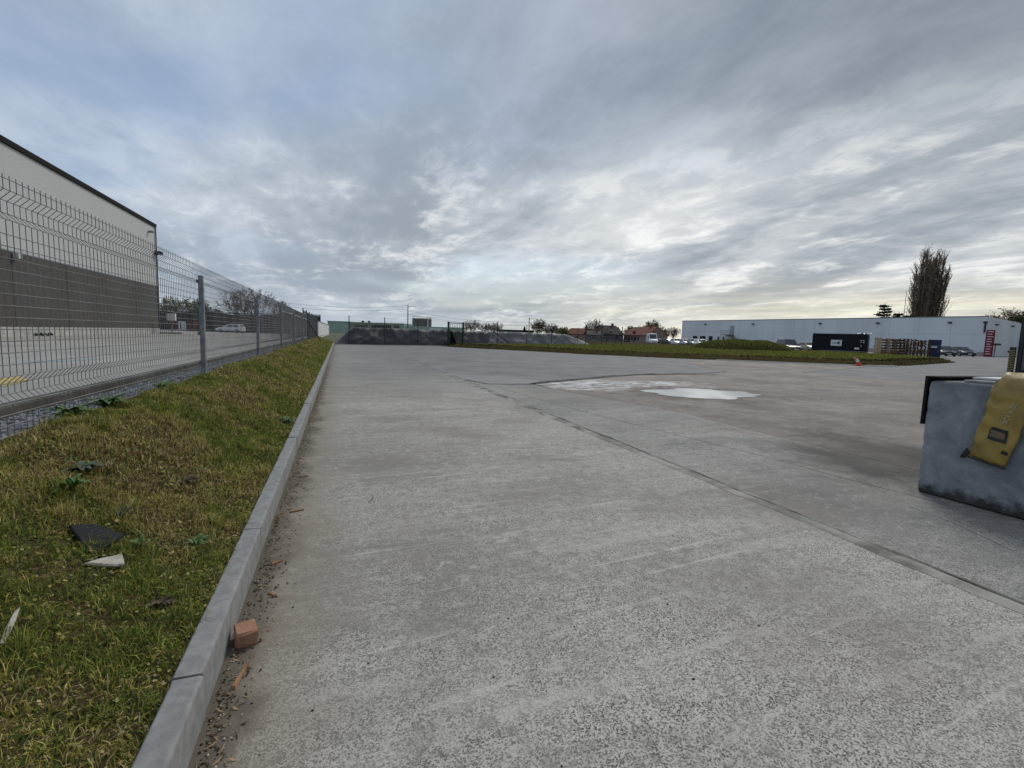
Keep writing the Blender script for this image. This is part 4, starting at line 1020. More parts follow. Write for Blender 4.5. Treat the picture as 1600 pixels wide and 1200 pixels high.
# ------------------------------------------------------------------ houses
M['redtile'] = pmat('red_roof_tile', (.21, .072, .045), (.15, .055, .038), 2, .9); M['darktile'] = pmat('dark_roof_tile', (.055, .045, .045), (.075, .06, .058), 2, .9)
M['brickwall'] = pmat('pink_brick_wall', (.29, .19, .155), (.24, .165, .14), 2, .9); M['greywall'] = pmat('grey_brick_wall', (.17, .15, .135), (.13, .115, .105), 2, .9)
def house(name, label, p0, p1, depth, hw_, hr, wallm, roofm, wins, hip=0.0, gable=False):
    d = p1-p0; L = d.length; o = empty(name, p0, math.atan2(d.y, d.x), label=label, cat='house')
    m2 = MB(); m2.box((0, 0, 0), (L, depth, hw_)); 
    m2.add([(.05, 0, hw_), (.05, depth, hw_), (.05, depth/2, hr-.1)], [(0, 1, 2)]); m2.add([(L-.05, 0, hw_), (L-.05, depth, hw_), (L-.05, depth/2, hr-.1)], [(0, 1, 2)])
    m2.build('wall', wallm, o)
    m2 = MB(); e = .35; t_ = .15
    m2.add([(-e, -e, hw_-.15), (L+e, -e, hw_-.15), (L+e-hip, depth/2, hr), (-e+hip, depth/2, hr), (-e, depth+e, hw_-.15), (L+e, depth+e, hw_-.15),
            (-e, -e, hw_-.15+t_), (L+e, -e, hw_-.15+t_), (L+e-hip, depth/2, hr+t_), (-e+hip, depth/2, hr+t_), (-e, depth+e, hw_-.15+t_), (L+e, depth+e, hw_-.15+t_)],
           [(0,1,2,3), (3,2,5,4), (6,7,8,9), (9,8,11,10), (0,1,7,6), (4,5,11,10), (1,2,8,7), (2,5,11,8), (0,3,9,6), (3,4,10,9)]); rf = m2.build('roof', roofm, o)
    m2 = MB(); m2.box((L*.7, depth/2-.3, hr-.3), (L*.7+.6, depth/2+.3, hr+.8)); m2.build('chimney', M['redtile'], rf)
    for (x, z, w, h) in wins:
        m2 = MB(); m2.box((x, -.06, z), (x+w, -.01, z+h)); wi = m2.build('window', M['glass'], o)
        m2 = MB(); m2.box((x-.08, -.12, z-.1), (x+w+.08, -.061, z-.02)); m2.build('sill', M['white'], wi)
    return o
house('brick_house', 'low brick house with a long red tiled roof', at(974, 150), at(1011, 138), 7, 2.35, 4.75, M['brickwall'], M['redtile'], [(1.0, .6, .9, 1.2), (2.6, .1, 1.0, 1.8), (4.3, .6, .9, 1.2), (6.0, .6, .9, 1.2), (7.7, .6, .7, 1.2)], .5)
h2 = house('brick_house', 'dark roofed house with a white skylight left of the red roof', at(937, 146), at(973.5, 148), 7.5, 2.3, 5.0, M['greywall'], M['darktile'], [(1.0, .6, 1.0, 1.2), (3.0, .6, 1.0, 1.2), (5.2, .6, 1.0, 1.2)], 1.2)
m2 = MB(); m2.box((3.9, 1.0, 3.42), (4.6, 1.5, 3.62)); m2.build('skylight', M['white'], h2)
m2 = MB(); m2.prism([(.3, -1.2), (3.4, -1.2), (3.4, .0), (.3, .0)], 2.3, 2.9); m2.build('porch', M['greywall'], h2)
house('brick_house', 'far house with a red roof behind the right tarpaulin', at(884, 175), at(916, 170), 7, 2.3, 4.3, M['brickwall'], M['redtile'], [(1, .7, 1, 1.1), (4, .7, 1, 1.1)], .3)
sh = house('shed', 'small brown roofed shed between the two houses', at(917, 135), at(940, 135), 5, 1.9, 3.0, M['greywall'], M['darktile'], [(1.4, .5, .9, .9)], .2); sh['category'] = 'shed'
lamp2 = empty('yard_post', at(990, 100), 0, label='short dark post with a box in front of the red roofed house', cat='post')
m2 = MB(); m2.tube([(0, 0, 0), (0, 0, 2.6)], .07, 6); m2.build('pole', M['darkpost'], lamp2); m2 = MB(); m2.bbox((-.3, -.15, 2.2), (.3, .15, 2.75), .03); m2.build('box', M['darkpost'], lamp2)

# ------------------------------------------------------------------ grass verge on the right
VP_ = [(7.6, 37.5), (9.1, 35.3), (11.2, 31.6), (14.3, 27.4), (18.3, 23.6), (23, 20.5), (27, 18.2), (31.5, 18.3), (36.5, 20.0), (41.5, 21.8), (46.5, 23.6), (51.5, 27.5), (56, 33.5), (58.5, 39), (61, 45.5), (70, 56), (76, 75), (78, 98), (50, 98), (40, 70), (30, 51.5), (17, 43)]
def seg_d(p, a, b_):
    ax, ay = a; bx, by = b_; t_ = max(0, min(1, ((p[0]-ax)*(bx-ax)+(p[1]-ay)*(by-ay))/((bx-ax)**2+(by-ay)**2))); return math.hypot(p[0]-ax-t_*(bx-ax), p[1]-ay-t_*(by-ay))
def inside(p):
    c = False; n_ = len(VP_)
    for i in range(n_):
        a, b_ = VP_[i], VP_[(i+1) % n_]
        if (a[1] > p[1]) != (b_[1] > p[1]) and p[0] < (b_[0]-a[0])*(p[1]-a[1])/(b_[1]-a[1])+a[0]: c = not c
    return c
def verge_z(x, y):
    d = min(seg_d((x, y), VP_[i], VP_[(i+1) % len(VP_)]) for i in range(len(VP_)))
    t_ = min(d/.9, 1); return .02+.24*t_*t_*(3-2*t_)+.03*fbm(x*.5, y*.5, 2)*t_+.02*fbm(x*2, y*2, 4)*t_
# polar-ish grid: rings shrinking from the outline
dense_o = []
for i in range(len(VP_)):
    a, b_ = VP_[i], VP_[(i+1) % len(VP_)]; n_ = max(2, int(math.hypot(b_[0]-a[0], b_[1]-a[1])/.5))
    for q in range(n_): dense_o.append((a[0]+(b_[0]-a[0])*q/n_, a[1]+(b_[1]-a[1])*q/n_))
import bmesh
bm = bmesh.new(); step = .55; grid = {}
for ix in range(int(7/step), int(79/step)+1):
    for iy in range(int(17/step), int(99/step)+1):
        p = (ix*step, iy*step)
        if inside(p) and min(seg_d(p, VP_[i], VP_[(i+1) % len(VP_)]) for i in range(len(VP_))) > .05:
            grid[(ix, iy)] = bm.verts.new((p[0], p[1], verge_z(*p)))
for (ix, iy), v in list(grid.items()):
    q = [grid.get(k_) for k_ in ((ix, iy), (ix+1, iy), (ix+1, iy+1), (ix, iy+1))]
    if all(q): bm.faces.new(q)
# drop the rim down to the ground as an uneven earth edge
rim_e = [e for e in bm.edges if len(e.link_faces) == 1]
ret = bmesh.ops.extrude_edge_only(bm, edges=rim_e)
for v in [x for x in ret['geom'] if isinstance(x, bmesh.types.BMVert)]:
    best = min(dense_o, key=lambda p: (p[0]-v.co.x)**2+(p[1]-v.co.y)**2); v.co.x, v.co.y, v.co.z = best[0], best[1], -.02
bmesh.ops.recalc_face_normals(bm, faces=bm.faces)
me = bpy.data.meshes.new('grass_verge'); bm.to_mesh(me); bm.free(); me.materials.append(pmat('verge_turf', (.055, .048, .012), (.06, .042, .018), .8, .95, spec=.02, bscale=12, bstr=.8, bdist=.04))
me.polygons.foreach_set('use_smooth', [True]*len(me.polygons))
tag(link('grass_verge', me), kind='structure')
# spoil mound
MD = at(1160, 53)
def mound_z(u, v):
    r = (abs(u)/5.6)**2.6+(abs(v)/2.6)**2
    return 1.14*max(0, 1-r)**.62*(1+.10*fbm(u*.7+3, v*.7, 6))+.06*fbm(u*2, v*2, 3)*(1 if r < 1 else 0)-.25*max(0, min(1, (u-3)/3))*(1 if r < 1 else 0)
m2 = MB(); nu, nv_ = 60, 30
for i in range(nu+1):
    for j in range(nv_+1):
        u = -5.7+11.4*i/nu; v = -2.7+5.4*j/nv_; m2.v.append((u, v, mound_z(u, v)-.03))
for i in range(nu):
    for j in range(nv_): k_ = nv_+1; m2.f.append([i*k_+j, (i+1)*k_+j, (i+1)*k_+j+1, i*k_+j+1]); m2.m.append(0)
mo = empty('earth_mound', Vector((MD.x, MD.y, .2)), -YAW-.12, label='long grass covered earth mound before the white warehouse', cat='mound')
m2.build('soil', M['earth'], mo, smooth=True)
def far_grass(name, P_, h0, h1, w, pal, par=None, lab=None):
    n_ = len(P_); cols = np.array([PAL[random.choice(pal)] for _ in range(n_)])*rng.uniform(.7, 1.3, (n_, 1))
    me_ = grass_blades(name, P_, rng.uniform(h0, h1, n_), np.full(n_, w)*rng.uniform(.6, 1.4, n_), cols, M['blade'], .9)
    o = link(name, me_, par)
    return tag(o, lab, 'grass' if not par else None, kind='stuff')
P_ = []
while len(P_) < 16000:
    u = rng.uniform(-5.6, 5.6); v = rng.uniform(-2.7, 1.2)
    if (abs(u)/5.6)**2.6+(abs(v)/2.6)**2 < 1: P_.append((u, v, mound_z(u, v)-.05))
far_grass('grass', np.array(P_), .06, .2, .035, ('dark', 'green', 'dark', 'olive', 'green', 'brown'), mo)
P_ = []; C2 = []
while len(P_) < 60000:
    x = 7.6+52*rng.random()**1.25; yy = 18+38*rng.random()**1.3
    if inside((x, yy)): P_.append((x, yy))
P2 = []; cols = []
vzc = {}
for x, yy in P_:
    key = (int(x/.4), int(yy/.4))
    if key not in vzc:
        c0 = ((key[0]+.5)*.4, (key[1]+.5)*.4); vzc[key] = (verge_z(*c0), min(seg_d(c0, VP_[i], VP_[i+1]) for i in range(10)))
    z, d = vzc[key]; P2.append((x, yy, z-.02 if d > .6 else z-.05))
    edge = d+fbm(x*.6, yy*.6, 2)*1.0 < 1.5
    pal = ('brown', 'olive', 'dark', 'red', 'brown', 'dark', 'dark') if edge else ('green', 'olive', 'green', 'green', 'olive', 'yellow')
    k_ = PAL[random.choice(pal)]; f = random.uniform(.7, 1.3)*(.27 if edge else .72); cols.append((k_[0]*f, k_[1]*f, k_[2]*f))
P2 = np.array(P2); n = len(P2); dd = np.hypot(P2[:, 0], P2[:, 1])
tag(link('grass', grass_blades('verge_grass', P2, rng.uniform(.03, .085, n)*(1+dd*.012), .012+dd*.0009, np.array(cols), M['blade'], .9)),
    'green lawn with a brown rough edge on the right hand verge', 'grass', kind='stuff')
# pale concrete edging by the lawn near the cone
m2 = MB(); pts = [(20.6, 21.9), (24.7, 19.25), (27.1, 17.95), (29.5, 17.8)]
for i in range(3): 
    (x0, y0), (x1, y1) = pts[i], pts[i+1]; m2.prism([(x0, y0), (x0-.1, y0-.32), (x1-.02, y1-.30), (x1+.0, y1)], -.011, .035)
tag(m2.build('lawn_edging', pmat('pale_edging', (.50, .48, .44), (.40, .38, .35), 3, .9)), kind='structure')

# ------------------------------------------------------------------ white warehouse on the right
M['whitewall'] = pmat('white_block_wall', (.70, .725, .75), (.62, .645, .67), .25, .85, bscale=3, bstr=.1, streak=.3)
M['whiteend'] = pmat('cream_white_wall', (.74, .75, .73), (.66, .67, .65), .25, .85, streak=.3)
pR = Vector((108.54, 51.13, 0)); pL = Vector((98.96, 119.95, 0)); d = (pR-pL); wL = d.length; waz = math.atan2(d.y, d.x)
wb = empty('white_warehouse', pL, waz, label='long low white warehouse with an outside stair across the right background', cat='building')
H_ = 7.12; npan = 14; pwid = wL/npan
m2 = MB(); m2.v = [(.1, .15, 0), (wL-.15, .15, 0), (wL-.15, 26, 0), (.1, 26, 0), (.1, .15, H_-.1), (wL-.15, .15, H_-.1), (wL-.15, 26, H_-1.1), (.1, 26, H_-1.1)]
m2.f = [[3,2,1,0],[4,5,6,7],[0,1,5,4],[1,2,6,5],[2,3,7,6],[3,0,4,7]]; m2.m = [0]*6; m2.build('core', M['whitewall'], wb)
for i in range(npan):
    m2 = MB(); m2.bbox((i*pwid+.012, -.06, .7), ((i+1)*pwid-.012, .14, 3.9), .01); m2.build('panel', M['whitewall'], wb)
    m2 = MB(); m2.bbox((i*pwid+.012, -.06, 3.92), ((i+1)*pwid-.012, .14, H_-.12), .01); m2.build('panel', M['whitewall'], wb)
m2 = MB(); m2.box((0, -.05, 0), (wL, .14, .69)); m2.build('plinth', pmat('stained_plinth', (.36, .35, .35), (.30, .27, .26), 1, .9), wb)
for i in range(5):
    z1 = lambda yv: H_-.12-yv*.033
    m2 = MB(); m2.v = [(wL-.14, i*2.85+.16, 0), (wL+.06, i*2.85+.16, 0), (wL+.06, i*2.85+2.98, 0), (wL-.14, i*2.85+2.98, 0), (wL-.14, i*2.85+.16, z1(i*2.85)), (wL+.06, i*2.85+.16, z1(i*2.85)), (wL+.06, i*2.85+2.98, z1(i*2.85+2.85)), (wL-.14, i*2.85+2.98, z1(i*2.85+2.85))]
    m2.f = [[3,2,1,0],[4,5,6,7],[0,1,5,4],[1,2,6,5],[2,3,7,6],[3,0,4,7]]; m2.m = [0]*6; m2.build('panel', M['whiteend'], wb)
m2 = MB(); m2.box((-.05, -.12, H_-.11), (wL+.1, .2, H_+.04)); m2.build('roof_trim', M['galv'], wb)
def wx(px_):
    """distance along the facade of image column px_"""
    a = (px_-800)/740.0; rr = Rt*a+Fw; q = Vector((rr.x, rr.y)); dd_ = Vector((d.x, d.y)).normalized()
    # solve q*k = pL + dd*s
    det = q.x*(-dd_.y)-q.y*(-dd_.x); k_ = (pL.x*(-dd_.y)-pL.y*(-dd_.x))/det
    return (q*k_-Vector((pL.x, pL.y))).dot(dd_)
for (a, b_, z0, z1) in ((1078, 1084.5, .1, 2.6), (1089, 1097.5, .4, 2.6), (1102.5, 1108.5, 1.0, 2.6), (1116, 1118.8, 1.5, 2.5), (1124, 1126.8, 1.5, 2.5)):
    x0, x1 = wx(a), wx(b_); m2 = MB(); m2.box((x0, -.13, z0), (x1, -.065, z1)); wi = m2.build('window', M['glass'], wb)
    m2 = MB(); m2.box((x0-.15, -.11, z1+.01), (x1+.15, -.064, z1+.2)); m2.box((x0-.15, -.11, z0), (x0-.01, -.064, z1)); m2.box((x1+.01, -.11, z0), (x1+.15, -.064, z1)); m2.build('frame', M['whitewall'], wi)
for px_ in (1096, 1169.5, 1273, 1362, 1473, 1528):
    x0 = wx(px_); m2 = MB(); m2.bbox((x0-.28, -.45, 5.85), (x0+.28, -.065, 6.15), .04); m2.build('wall_lamp', M['trim'], wb)
for yy in (3.6, 11): m2 = MB(); m2.bbox((wL+.07, yy-.28, 5.6), (wL+.45, yy+.28, 5.85), .04); m2.build('wall_lamp', M['trim'], wb)
m2 = MB(); m2.tube([(wL-.2, -.16, 4.2), (wL-.2, -.16, 6.2)], .14, 6); m2.build('drain_pipe', M['trim'], wb)
# outside stair
sx = wx(1134); st_ = MB(); st_.box((sx-1.3, -2.0, 3.0), (sx+1.4, -.07, 3.15)); st_.build('stair_platform', M['galv'], wb)
m2 = MB(); m2.bbox((sx+.1, -.14, 3.16), (sx+1.3, -.065, 5.6), .02); m2.build('door', pmat('grey_door', (.33, .36, .40), (.28, .31, .35), 2, .6), wb)
m2 = MB()
for x in np.linspace(sx-1.3, sx+1.4, 6): m2.tube([(x, -2, 3.1), (x, -2, 4.25)], .04, 5)
m2.tube([(sx-1.3, -2, 4.25), (sx+1.4, -2, 4.25)], .04, 5); m2.tube([(sx-1.3, -2, 3.7), (sx+1.4, -2, 3.7)], .03, 5)
for x in (sx-1.2, sx+1.3): m2.tube([(x, -1.9, 0), (x, -1.9, 3.05)], .06, 5)
m2.tube([(sx+1.4, -2, 4.25), (sx+5.2, -2, 1.1)], .04, 5); m2.build('railing', M['galv'], wb)
for i in range(14):
    x = sx+1.5+i*.27; z = 2.9-i*.212; m2 = MB(); m2.box((x, -2.0, z), (x+.3, -1.0, z+.05)); m2.build('step', M['trim'], wb)
for yy in (-2.02, -.98):
    m2 = MB(); m2.tube([(sx+1.4, yy, 3.0), (sx+5.3, yy, .0)], .09, 4); m2.build('stringer', M['trim'], wb)
# red sign totem
tp = at(1543, 77.5); tt_ = empty('sign_totem', tp, waz+.35, label='tall red sign totem with white lines at the warehouse corner', cat='sign')
m2 = MB(); m2.bbox((-.52, -.3, 0), (.52, .3, 4.35), .03); m2.build('body', pmat('red_sign_paint', (.20, .010, .015), (.16, .010, .014), 1, .5, spec=.4), tt_)
for i in range(10):
    z = 4.1-i*.40; wdt = (1.1, .9, 1.15, .85, 1.0, .75, 1.05, .9, .8, 1.0)[i]
    m2 = MB(); m2.box((-.36, -.312, z-.09), (-.36+wdt*.62, -.301, z+.01)); m2.build('text_line', M['white'], tt_)
bq = empty('grey_bollard_sign', at(1553, 77), waz, label='small grey canopy post right of the red totem', cat='post')
m2 = MB(); m2.tube([(0, 0, 0), (0, 0, 1.9)], .08, 6); m2.build('post', M['galv'], bq); m2 = MB(); m2.bbox((-.6, -.3, 1.9), (.6, .3, 2.2), .05); m2.build('canopy', M['trim'], bq)
bq = empty('low_sign', at(1579, 80), waz, label='small dark low sign at the right end of the warehouse', cat='sign')
m2 = MB(); m2.tube([(0, 0, 0), (0, 0, .9)], .1, 6); m2.build('post', M['trim'], bq); m2 = MB(); m2.bbox((-.45, -.06, .75), (.45, .06, 1.1), .02); m2.build('plate', M['trim'], bq)
lw = empty('low_white_wall', at(1572, 105), waz, label='low white building seen right of the warehouse end', cat='building')
m2 = MB(); m2.box((-3, 0, 0), (26, 8, 2.3)); m2.build('wall', M['whiteend'], lw); m2 = MB(); m2.box((-3.2, -.2, 2.3), (26.2, 8.2, 2.55)); m2.build('roof', M['galv'], lw)

# poplars and pines behind the warehouse
def poplar(label, loc, h, spread, seed, n_stem=5):
    rnd = random.Random(seed); o = empty('poplar_tree', loc, 0, label=label, cat='tree'); tr, br = MB(), MB(); tips = []
    for s_ in range(n_stem):
        a = 2.4*s_+rnd.random()*.5; r0_ = spread*.05*(s_ > 0)
        p0 = Vector((r0_*math.cos(a), r0_*math.sin(a), 0)); hh = h*(1-.28*(s_/n_stem)**1.3)*rnd.uniform(.96, 1.0) if s_ else h
        lean = spread*.30*(s_/n_stem)*(1 if s_ else 0)
        pts = [p0+Vector((math.cos(a)*lean*math.sin(t_*1.9), math.sin(a)*lean*math.sin(t_*1.9), hh*t_)) for t_ in np.linspace(0, 1, 9)]
        tr.tube(pts, [h*.016*(1-t_*.9) for t_ in np.linspace(0, 1, 9)], 6, cap=False)
        for q in range(80):
            t_ = rnd.uniform(.06, .97); f = t_*8; i = min(int(f), 7); bp = pts[i].lerp(pts[i+1], f-i); a2 = rnd.random()*6.28
            L = spread*.34*(1-t_**1.6*.72)*rnd.uniform(.5, 1.25); dirx = Vector((math.cos(a2)*.6, math.sin(a2)*.6, 1)).normalized()
            bpts = [bp]; dd_ = dirx
            for k_ in range(4): dd_ = (dd_+Vector((rnd.uniform(-.2, .2), rnd.uniform(-.2, .2), .16))).normalized(); bpts.append(bpts[-1]+dd_*L*.42)
            br.tube(bpts, [.085, .06, .045, .035, .025], 3, cap=False); tips += bpts[1:]
            for w_ in range(5):
                c = bpts[rnd.randint(1, 4)]; a3 = rnd.random()*6.28; e = c+Vector((math.cos(a3)*.4, math.sin(a3)*.4, 1)).normalized()*rnd.uniform(.5, 1.4)
                br.tube([c, e], [.035, .02], 3, cap=False); tips.append(e)
    tr.build('trunk', M['bark'], o); br.build('branches', M['bark'], o)
    n_ = 9000; T = np.array([tuple(t_) for t_ in tips]); c = T[rng.integers(0, len(T), n_)]+rng.normal(0, .22, (n_, 3))
    a1 = rng.normal(0, 1, (n_, 3)); a1 /= np.linalg.norm(a1, axis=1)[:, None]; a2 = np.cross(a1, rng.normal(0, 1, (n_, 3))); a2 /= np.linalg.norm(a2, axis=1)[:, None]
    s_ = rng.uniform(.07, .17, (n_, 1)); V = np.stack([c-a1*s_, c-a2*s_*.6, c+a1*s_, c+a2*s_*.6], 1).reshape(-1, 3)
    cc = np.array([[.30, .20, .10]])*rng.uniform(.4, 1.4, (n_, 1)); link('crown', np_mesh('crown', V, np.arange(n_*4).reshape(-1, 4), M['leafc'], np.repeat(cc, 4, 0)), o)
poplar('tall dark poplar behind the warehouse, left one of the pair', at(1431, 128), 27.2, 8.4, 51, 10)
poplar('tall brownish poplar behind the warehouse, right one of the pair', at(1450, 128), 27.0, 8.4, 52, 10)
def pine(label, loc, h, spread, seed, tiers=9):
    rnd = random.Random(seed); o = empty('pine_tree', loc, 0, label=label, cat='tree'); m2 = MB(); m2.tube([(0, 0, 0), (.1, 0, h*.5), (0, 0, h)], [h*.02, h*.015, .04], 6); m2.build('trunk', M['bark'], o)
    br = MB(); cs = []
    for i in range(tiers):
        z = h*(.42+.56*i/tiers)
        for q in range(6):
            a = rnd.random()*6.28; L = spread*.5*(1-.72*i/tiers)*rnd.uniform(.6, 1.1); e = Vector((L*math.cos(a), L*math.sin(a), z+L*.16)); br.tube([(0, 0, z), tuple(e)], [.06, .02], 3)
            for w_ in range(34): t_ = rnd.uniform(.35, 1.05); cs.append(Vector((0, 0, z)).lerp(e, t_)+Vector((rnd.gauss(0, .3), rnd.gauss(0, .3), rnd.gauss(0, .12))))
    br.build('branches', M['bark'], o); n_ = len(cs); c = np.array([tuple(v) for v in cs])
    a1 = rng.normal(0, 1, (n_, 3))*np.array([[1, 1, .4]]); a1 /= np.linalg.norm(a1, axis=1)[:, None]; a2 = np.cross(a1, rng.normal(0, 1, (n_, 3))); a2 /= np.linalg.norm(a2, axis=1)[:, None]
    V = np.stack([c-a1*.34, c-a2*.14, c+a1*.34, c+a2*.14], 1).reshape(-1, 3); cc = np.array([[.018, .035, .022]])*rng.uniform(.6, 1.5, (n_, 1))
    link('crown', np_mesh('crown', V, np.arange(n_*4).reshape(-1, 4), M['leafc'], np.repeat(cc, 4, 0)), o)
pine('dark layered pine behind the warehouse left of the poplars', at(1375, 125), 12.6, 5.4, 61)
pine('low dark pine between the layered pine and the poplars', at(1398, 125), 10.4, 4.4, 62)
pine('low dark pine at the foot of the left poplar', at(1412, 127), 10.0, 4.0, 63)
an = empty('radio_mast', at(1405.5, 122), 0, label='thin radio mast beside the left poplar', cat='mast')
m2 = MB(); m2.tube([(0, 0, 0), (.1, 0, 15.6)], [.12, .05], 5); m2.build('pole', M['galv'], an); m2 = MB(); m2.tube([(-.4, 0, 13), (.4, 0, 13)], .04, 4); m2.build('crossbar', M['galv'], an)
tree('budding_tree', 'wide budding tree over the right end of the warehouse', at(1562, 125), 13.2, 9.5, 71, (.20, .14, .06), 2200, .2, up=.3, twig=.03)
tree('budding_tree', 'dark leafy tree right of the warehouse end', at(1592, 105), 9.3, 8, 72, (.05, .06, .025), 5200, .3, up=.4, twig=.03)
tree('bare_tree', 'thin bare tree right of the warehouse roof', at(1585, 118), 10.5, 6, 73, (.10, .08, .05), 700, .15, up=.4, twig=.03)
M['hedge'] = M['leafc']
hg = empty('hedge', at(1580, 97), waz, label='dark trimmed hedge beside the right end of the warehouse', cat='hedge')
n = 9000; c = np.stack([rng.uniform(-1, 16, n), rng.uniform(0, 1.6, n), rng.uniform(2.2, 5.3, n)], 1)
a1 = rng.normal(0, 1, (n, 3)); a1 /= np.linalg.norm(a1, axis=1)[:, None]; a2 = np.cross(a1, rng.normal(0, 1, (n, 3))); a2 /= np.linalg.norm(a2, axis=1)[:, None]
V = np.stack([c-a1*.26, c-a2*.18, c+a1*.26, c+a2*.18], 1).reshape(-1, 3)
link('foliage', np_mesh('foliage', V, np.arange(n*4).reshape(-1, 4), M['leafc'], np.repeat(np.array([[.03, .045, .02]])*rng.uniform(.5, 1.5, (n, 1)), 4, 0)), hg)
m2 = MB()
for i in range(9): m2.tube([(i*2-.5, .8, 0), (i*2-.4, .8, 4.5)], [.1, .05], 5)
m2.build('stems', M['bark'], hg)

# ------------------------------------------------------------------ black container
M['navy'] = pmat('black_navy_paint', (.008, .009, .016), (.012, .013, .02), 1, .6)
cl = at(1267.5, 66.5); cr = at(1353, 62.5); d2 = cr-cl; cL = d2.length
ct = empty('black_container', cl, math.atan2(d2.y, d2.x), label='black shipping container with a white sign on the lawn', cat='container')
m2 = MB(); prof = []; nr = 44
for i in range(nr): 
    x = .12+(cL-.24)*i/nr; w_ = (cL-.24)/nr; prof += [(x, .0), (x+w_*.3, .05), (x+w_*.5, .05), (x+w_*.8, 0)]
poly = [(.12, 2.4)]+prof+[(cL-.12, 2.4)]
m2.prism(poly, .35, 2.52); m2.build('wall', M['navy'], ct)
for x in (0, cL-.12):
    for y_ in (-.03, 2.33): m2 = MB(); m2.box((x, y_, .2), (x+.12, y_+.12, 2.66)); m2.build('corner_post', M['navy'], ct)
for z in (.2, 2.53):
    m2 = MB(); m2.box((.121, -.03, z), (cL-.121, .09, z+.13)); m2.build('rail', M['navy'], ct)
m2 = MB(); m2.box((.1, .1, 2.525), (cL-.1, 2.35, 2.6)); m2.build('roof', M['navy'], ct)
for k_ in range(2):
    m2 = MB(); m2.bbox((cL+.002, .03+1.2*k_, .35), (cL+.06, 1.2+1.2*k_, 2.5), .01); dr = m2.build('door', M['navy'], ct)
    m2 = MB(); m2.tube([(cL+.09, .45+1.2*k_, .4), (cL+.09, .45+1.2*k_, 2.45)], .025, 5); m2.build('lock_bar', M['galv'], dr)
s0 = cL*.355; m2 = MB(); m2.box((s0, -.075, 1.02), (s0+cL*.20, -.035, 1.82)); sg = m2.build('sign', M['white'], ct)
teal = rgbmat('teal_print', (.05, .25, .28), .6)
for i in range(7): m2 = MB(); x = s0+.14+i*.125; m2.box((x, -.082, 1.30), (x+.085, -.076, 1.30+(.15, .22, .15, .2, .15, .22, .15)[i])); m2.build('print', teal, sg)
cx = s0+cL*.20*.74; m2 = MB(); m2.add([(cx-.28, -.082, 1.42), (cx+.05, -.082, 1.64), (cx+.22, -.082, 1.60), (cx-.02, -.082, 1.42), (cx+.22, -.082, 1.22), (cx+.05, -.082, 1.20)], [(0, 1, 2, 3), (0, 3, 4, 5)]); m2.build('emblem', M['trim'], sg)
m2 = MB(); m2.box((cL*.79, -.07, .62), (cL*.79+.5, -.035, .86)); m2.build('label', M['white'], ct)
def digits(par, txt, x, z, h, mat, y_=-.07):
    cu = bpy.data.curves.new('lettering', 'FONT'); cu.body = txt; cu.size = h; cu.extrude = .004
    tmp = bpy.data.objects.new('tmp', cu); COL.objects.link(tmp); dg = bpy.context.evaluated_depsgraph_get(); me_ = bpy.data.meshes.new_from_object(tmp.evaluated_get(dg)); bpy.data.objects.remove(tmp)
    me_.materials.append(mat); o = link('lettering', me_, par, (x, y_, z)); o.rotation_euler.x = rad(90); return o
digits(ct, '72', cL*.875, 1.50, .52, M['white']); digits(ct, '1', cL*.885, .95, .42, M['white'])
wt = empty('plastic_sheet', at(1346, 64), math.atan2(d2.y, d2.x), label='crumpled white plastic sheet on the container roof', cat='sheet')
m2 = MB(); nx_, ny_ = 16, 6
for i in range(nx_+1):
    for j in range(ny_+1): m2.v.append((-1.0+1.9*i/nx_, .1+1.6*j/ny_, 2.66+.22*max(0, fbm(i*.5, j*.7, 3)+.5)))
for i in range(nx_):
    for j in range(ny_): m2.f.append([i*7+j, i*7+j+1, (i+1)*7+j+1, (i+1)*7+j]); m2.m.append(0)
m2.build('sheet', M['white'], wt, smooth=True)

# ------------------------------------------------------------------ pallets
M['pal'] = pmat('weathered_pallet_wood', (.145, .078, .042), (.095, .055, .034), 3, .9); M['pal2'] = pmat('fresh_pine', (.46, .34, .20), (.38, .27, .15), 3, .85); M['pal3'] = pmat('red_brown_pallet_wood', (.12, .06, .038), (.17, .09, .045), 3, .9)
def pallet_mesh(mat):
    m2 = MB()
    for i in range(5): m2.box((-.6, -.4+i*.17, .122), (.6, -.4+i*.17+.12, .144))
    for x in (-.6, -.07, .46): m2.box((x, -.4, .1), (x+.14, .4, .121))
    for y_ in (-.4, -.05, .3):
        for x in (-.6, -.07, .46): m2.box((x, y_, .022), (x+.14, y_+.1, .099))
        m2.box((-.6, y_, 0), (.6, y_+.1, .021))
    return m2.mesh('pallet', mat)
pms = [pallet_mesh(M['pal']), pallet_mesh(M['pal3']), pallet_mesh(M['pal'])]
ordn = ['bottom', 'second', 'third', 'fourth', 'fifth', 'sixth', 'seventh', 'eighth', 'ninth', 'tenth', 'eleventh', 'twelfth', 'thirteenth', 'fourteenth', 'fifteenth', 'sixteenth']
wordn = ['first', 'second', 'third', 'fourth']
pl0 = at(1405, 60.5); pl1 = at(1449, 58.5); dp = (pl1-pl0); nst = 4
for c_ in range(nst):
    base = pl0+dp*((c_+.5)/nst); az = math.atan2(dp.y, dp.x); cnt = (15, 15, 14, 14)[c_]
    for k_ in range(cnt):
        o = link('pallet', pms[(c_*3+k_*2) % 3], None, base+Vector((random.uniform(-.07, .07), random.uniform(-.06, .06), .02+k_*.1445)), az+random.uniform(-.07, .07)); o.scale.x = .76
        tag(o, f'{ordn[k_]} wooden pallet{"" if k_ == 0 else " from the bottom"} in the {wordn[c_]} stack right of the upright pale panels', 'pallet', 'stacked wooden pallets')
o_lab = ['leftmost', 'second', 'third', 'rightmost']
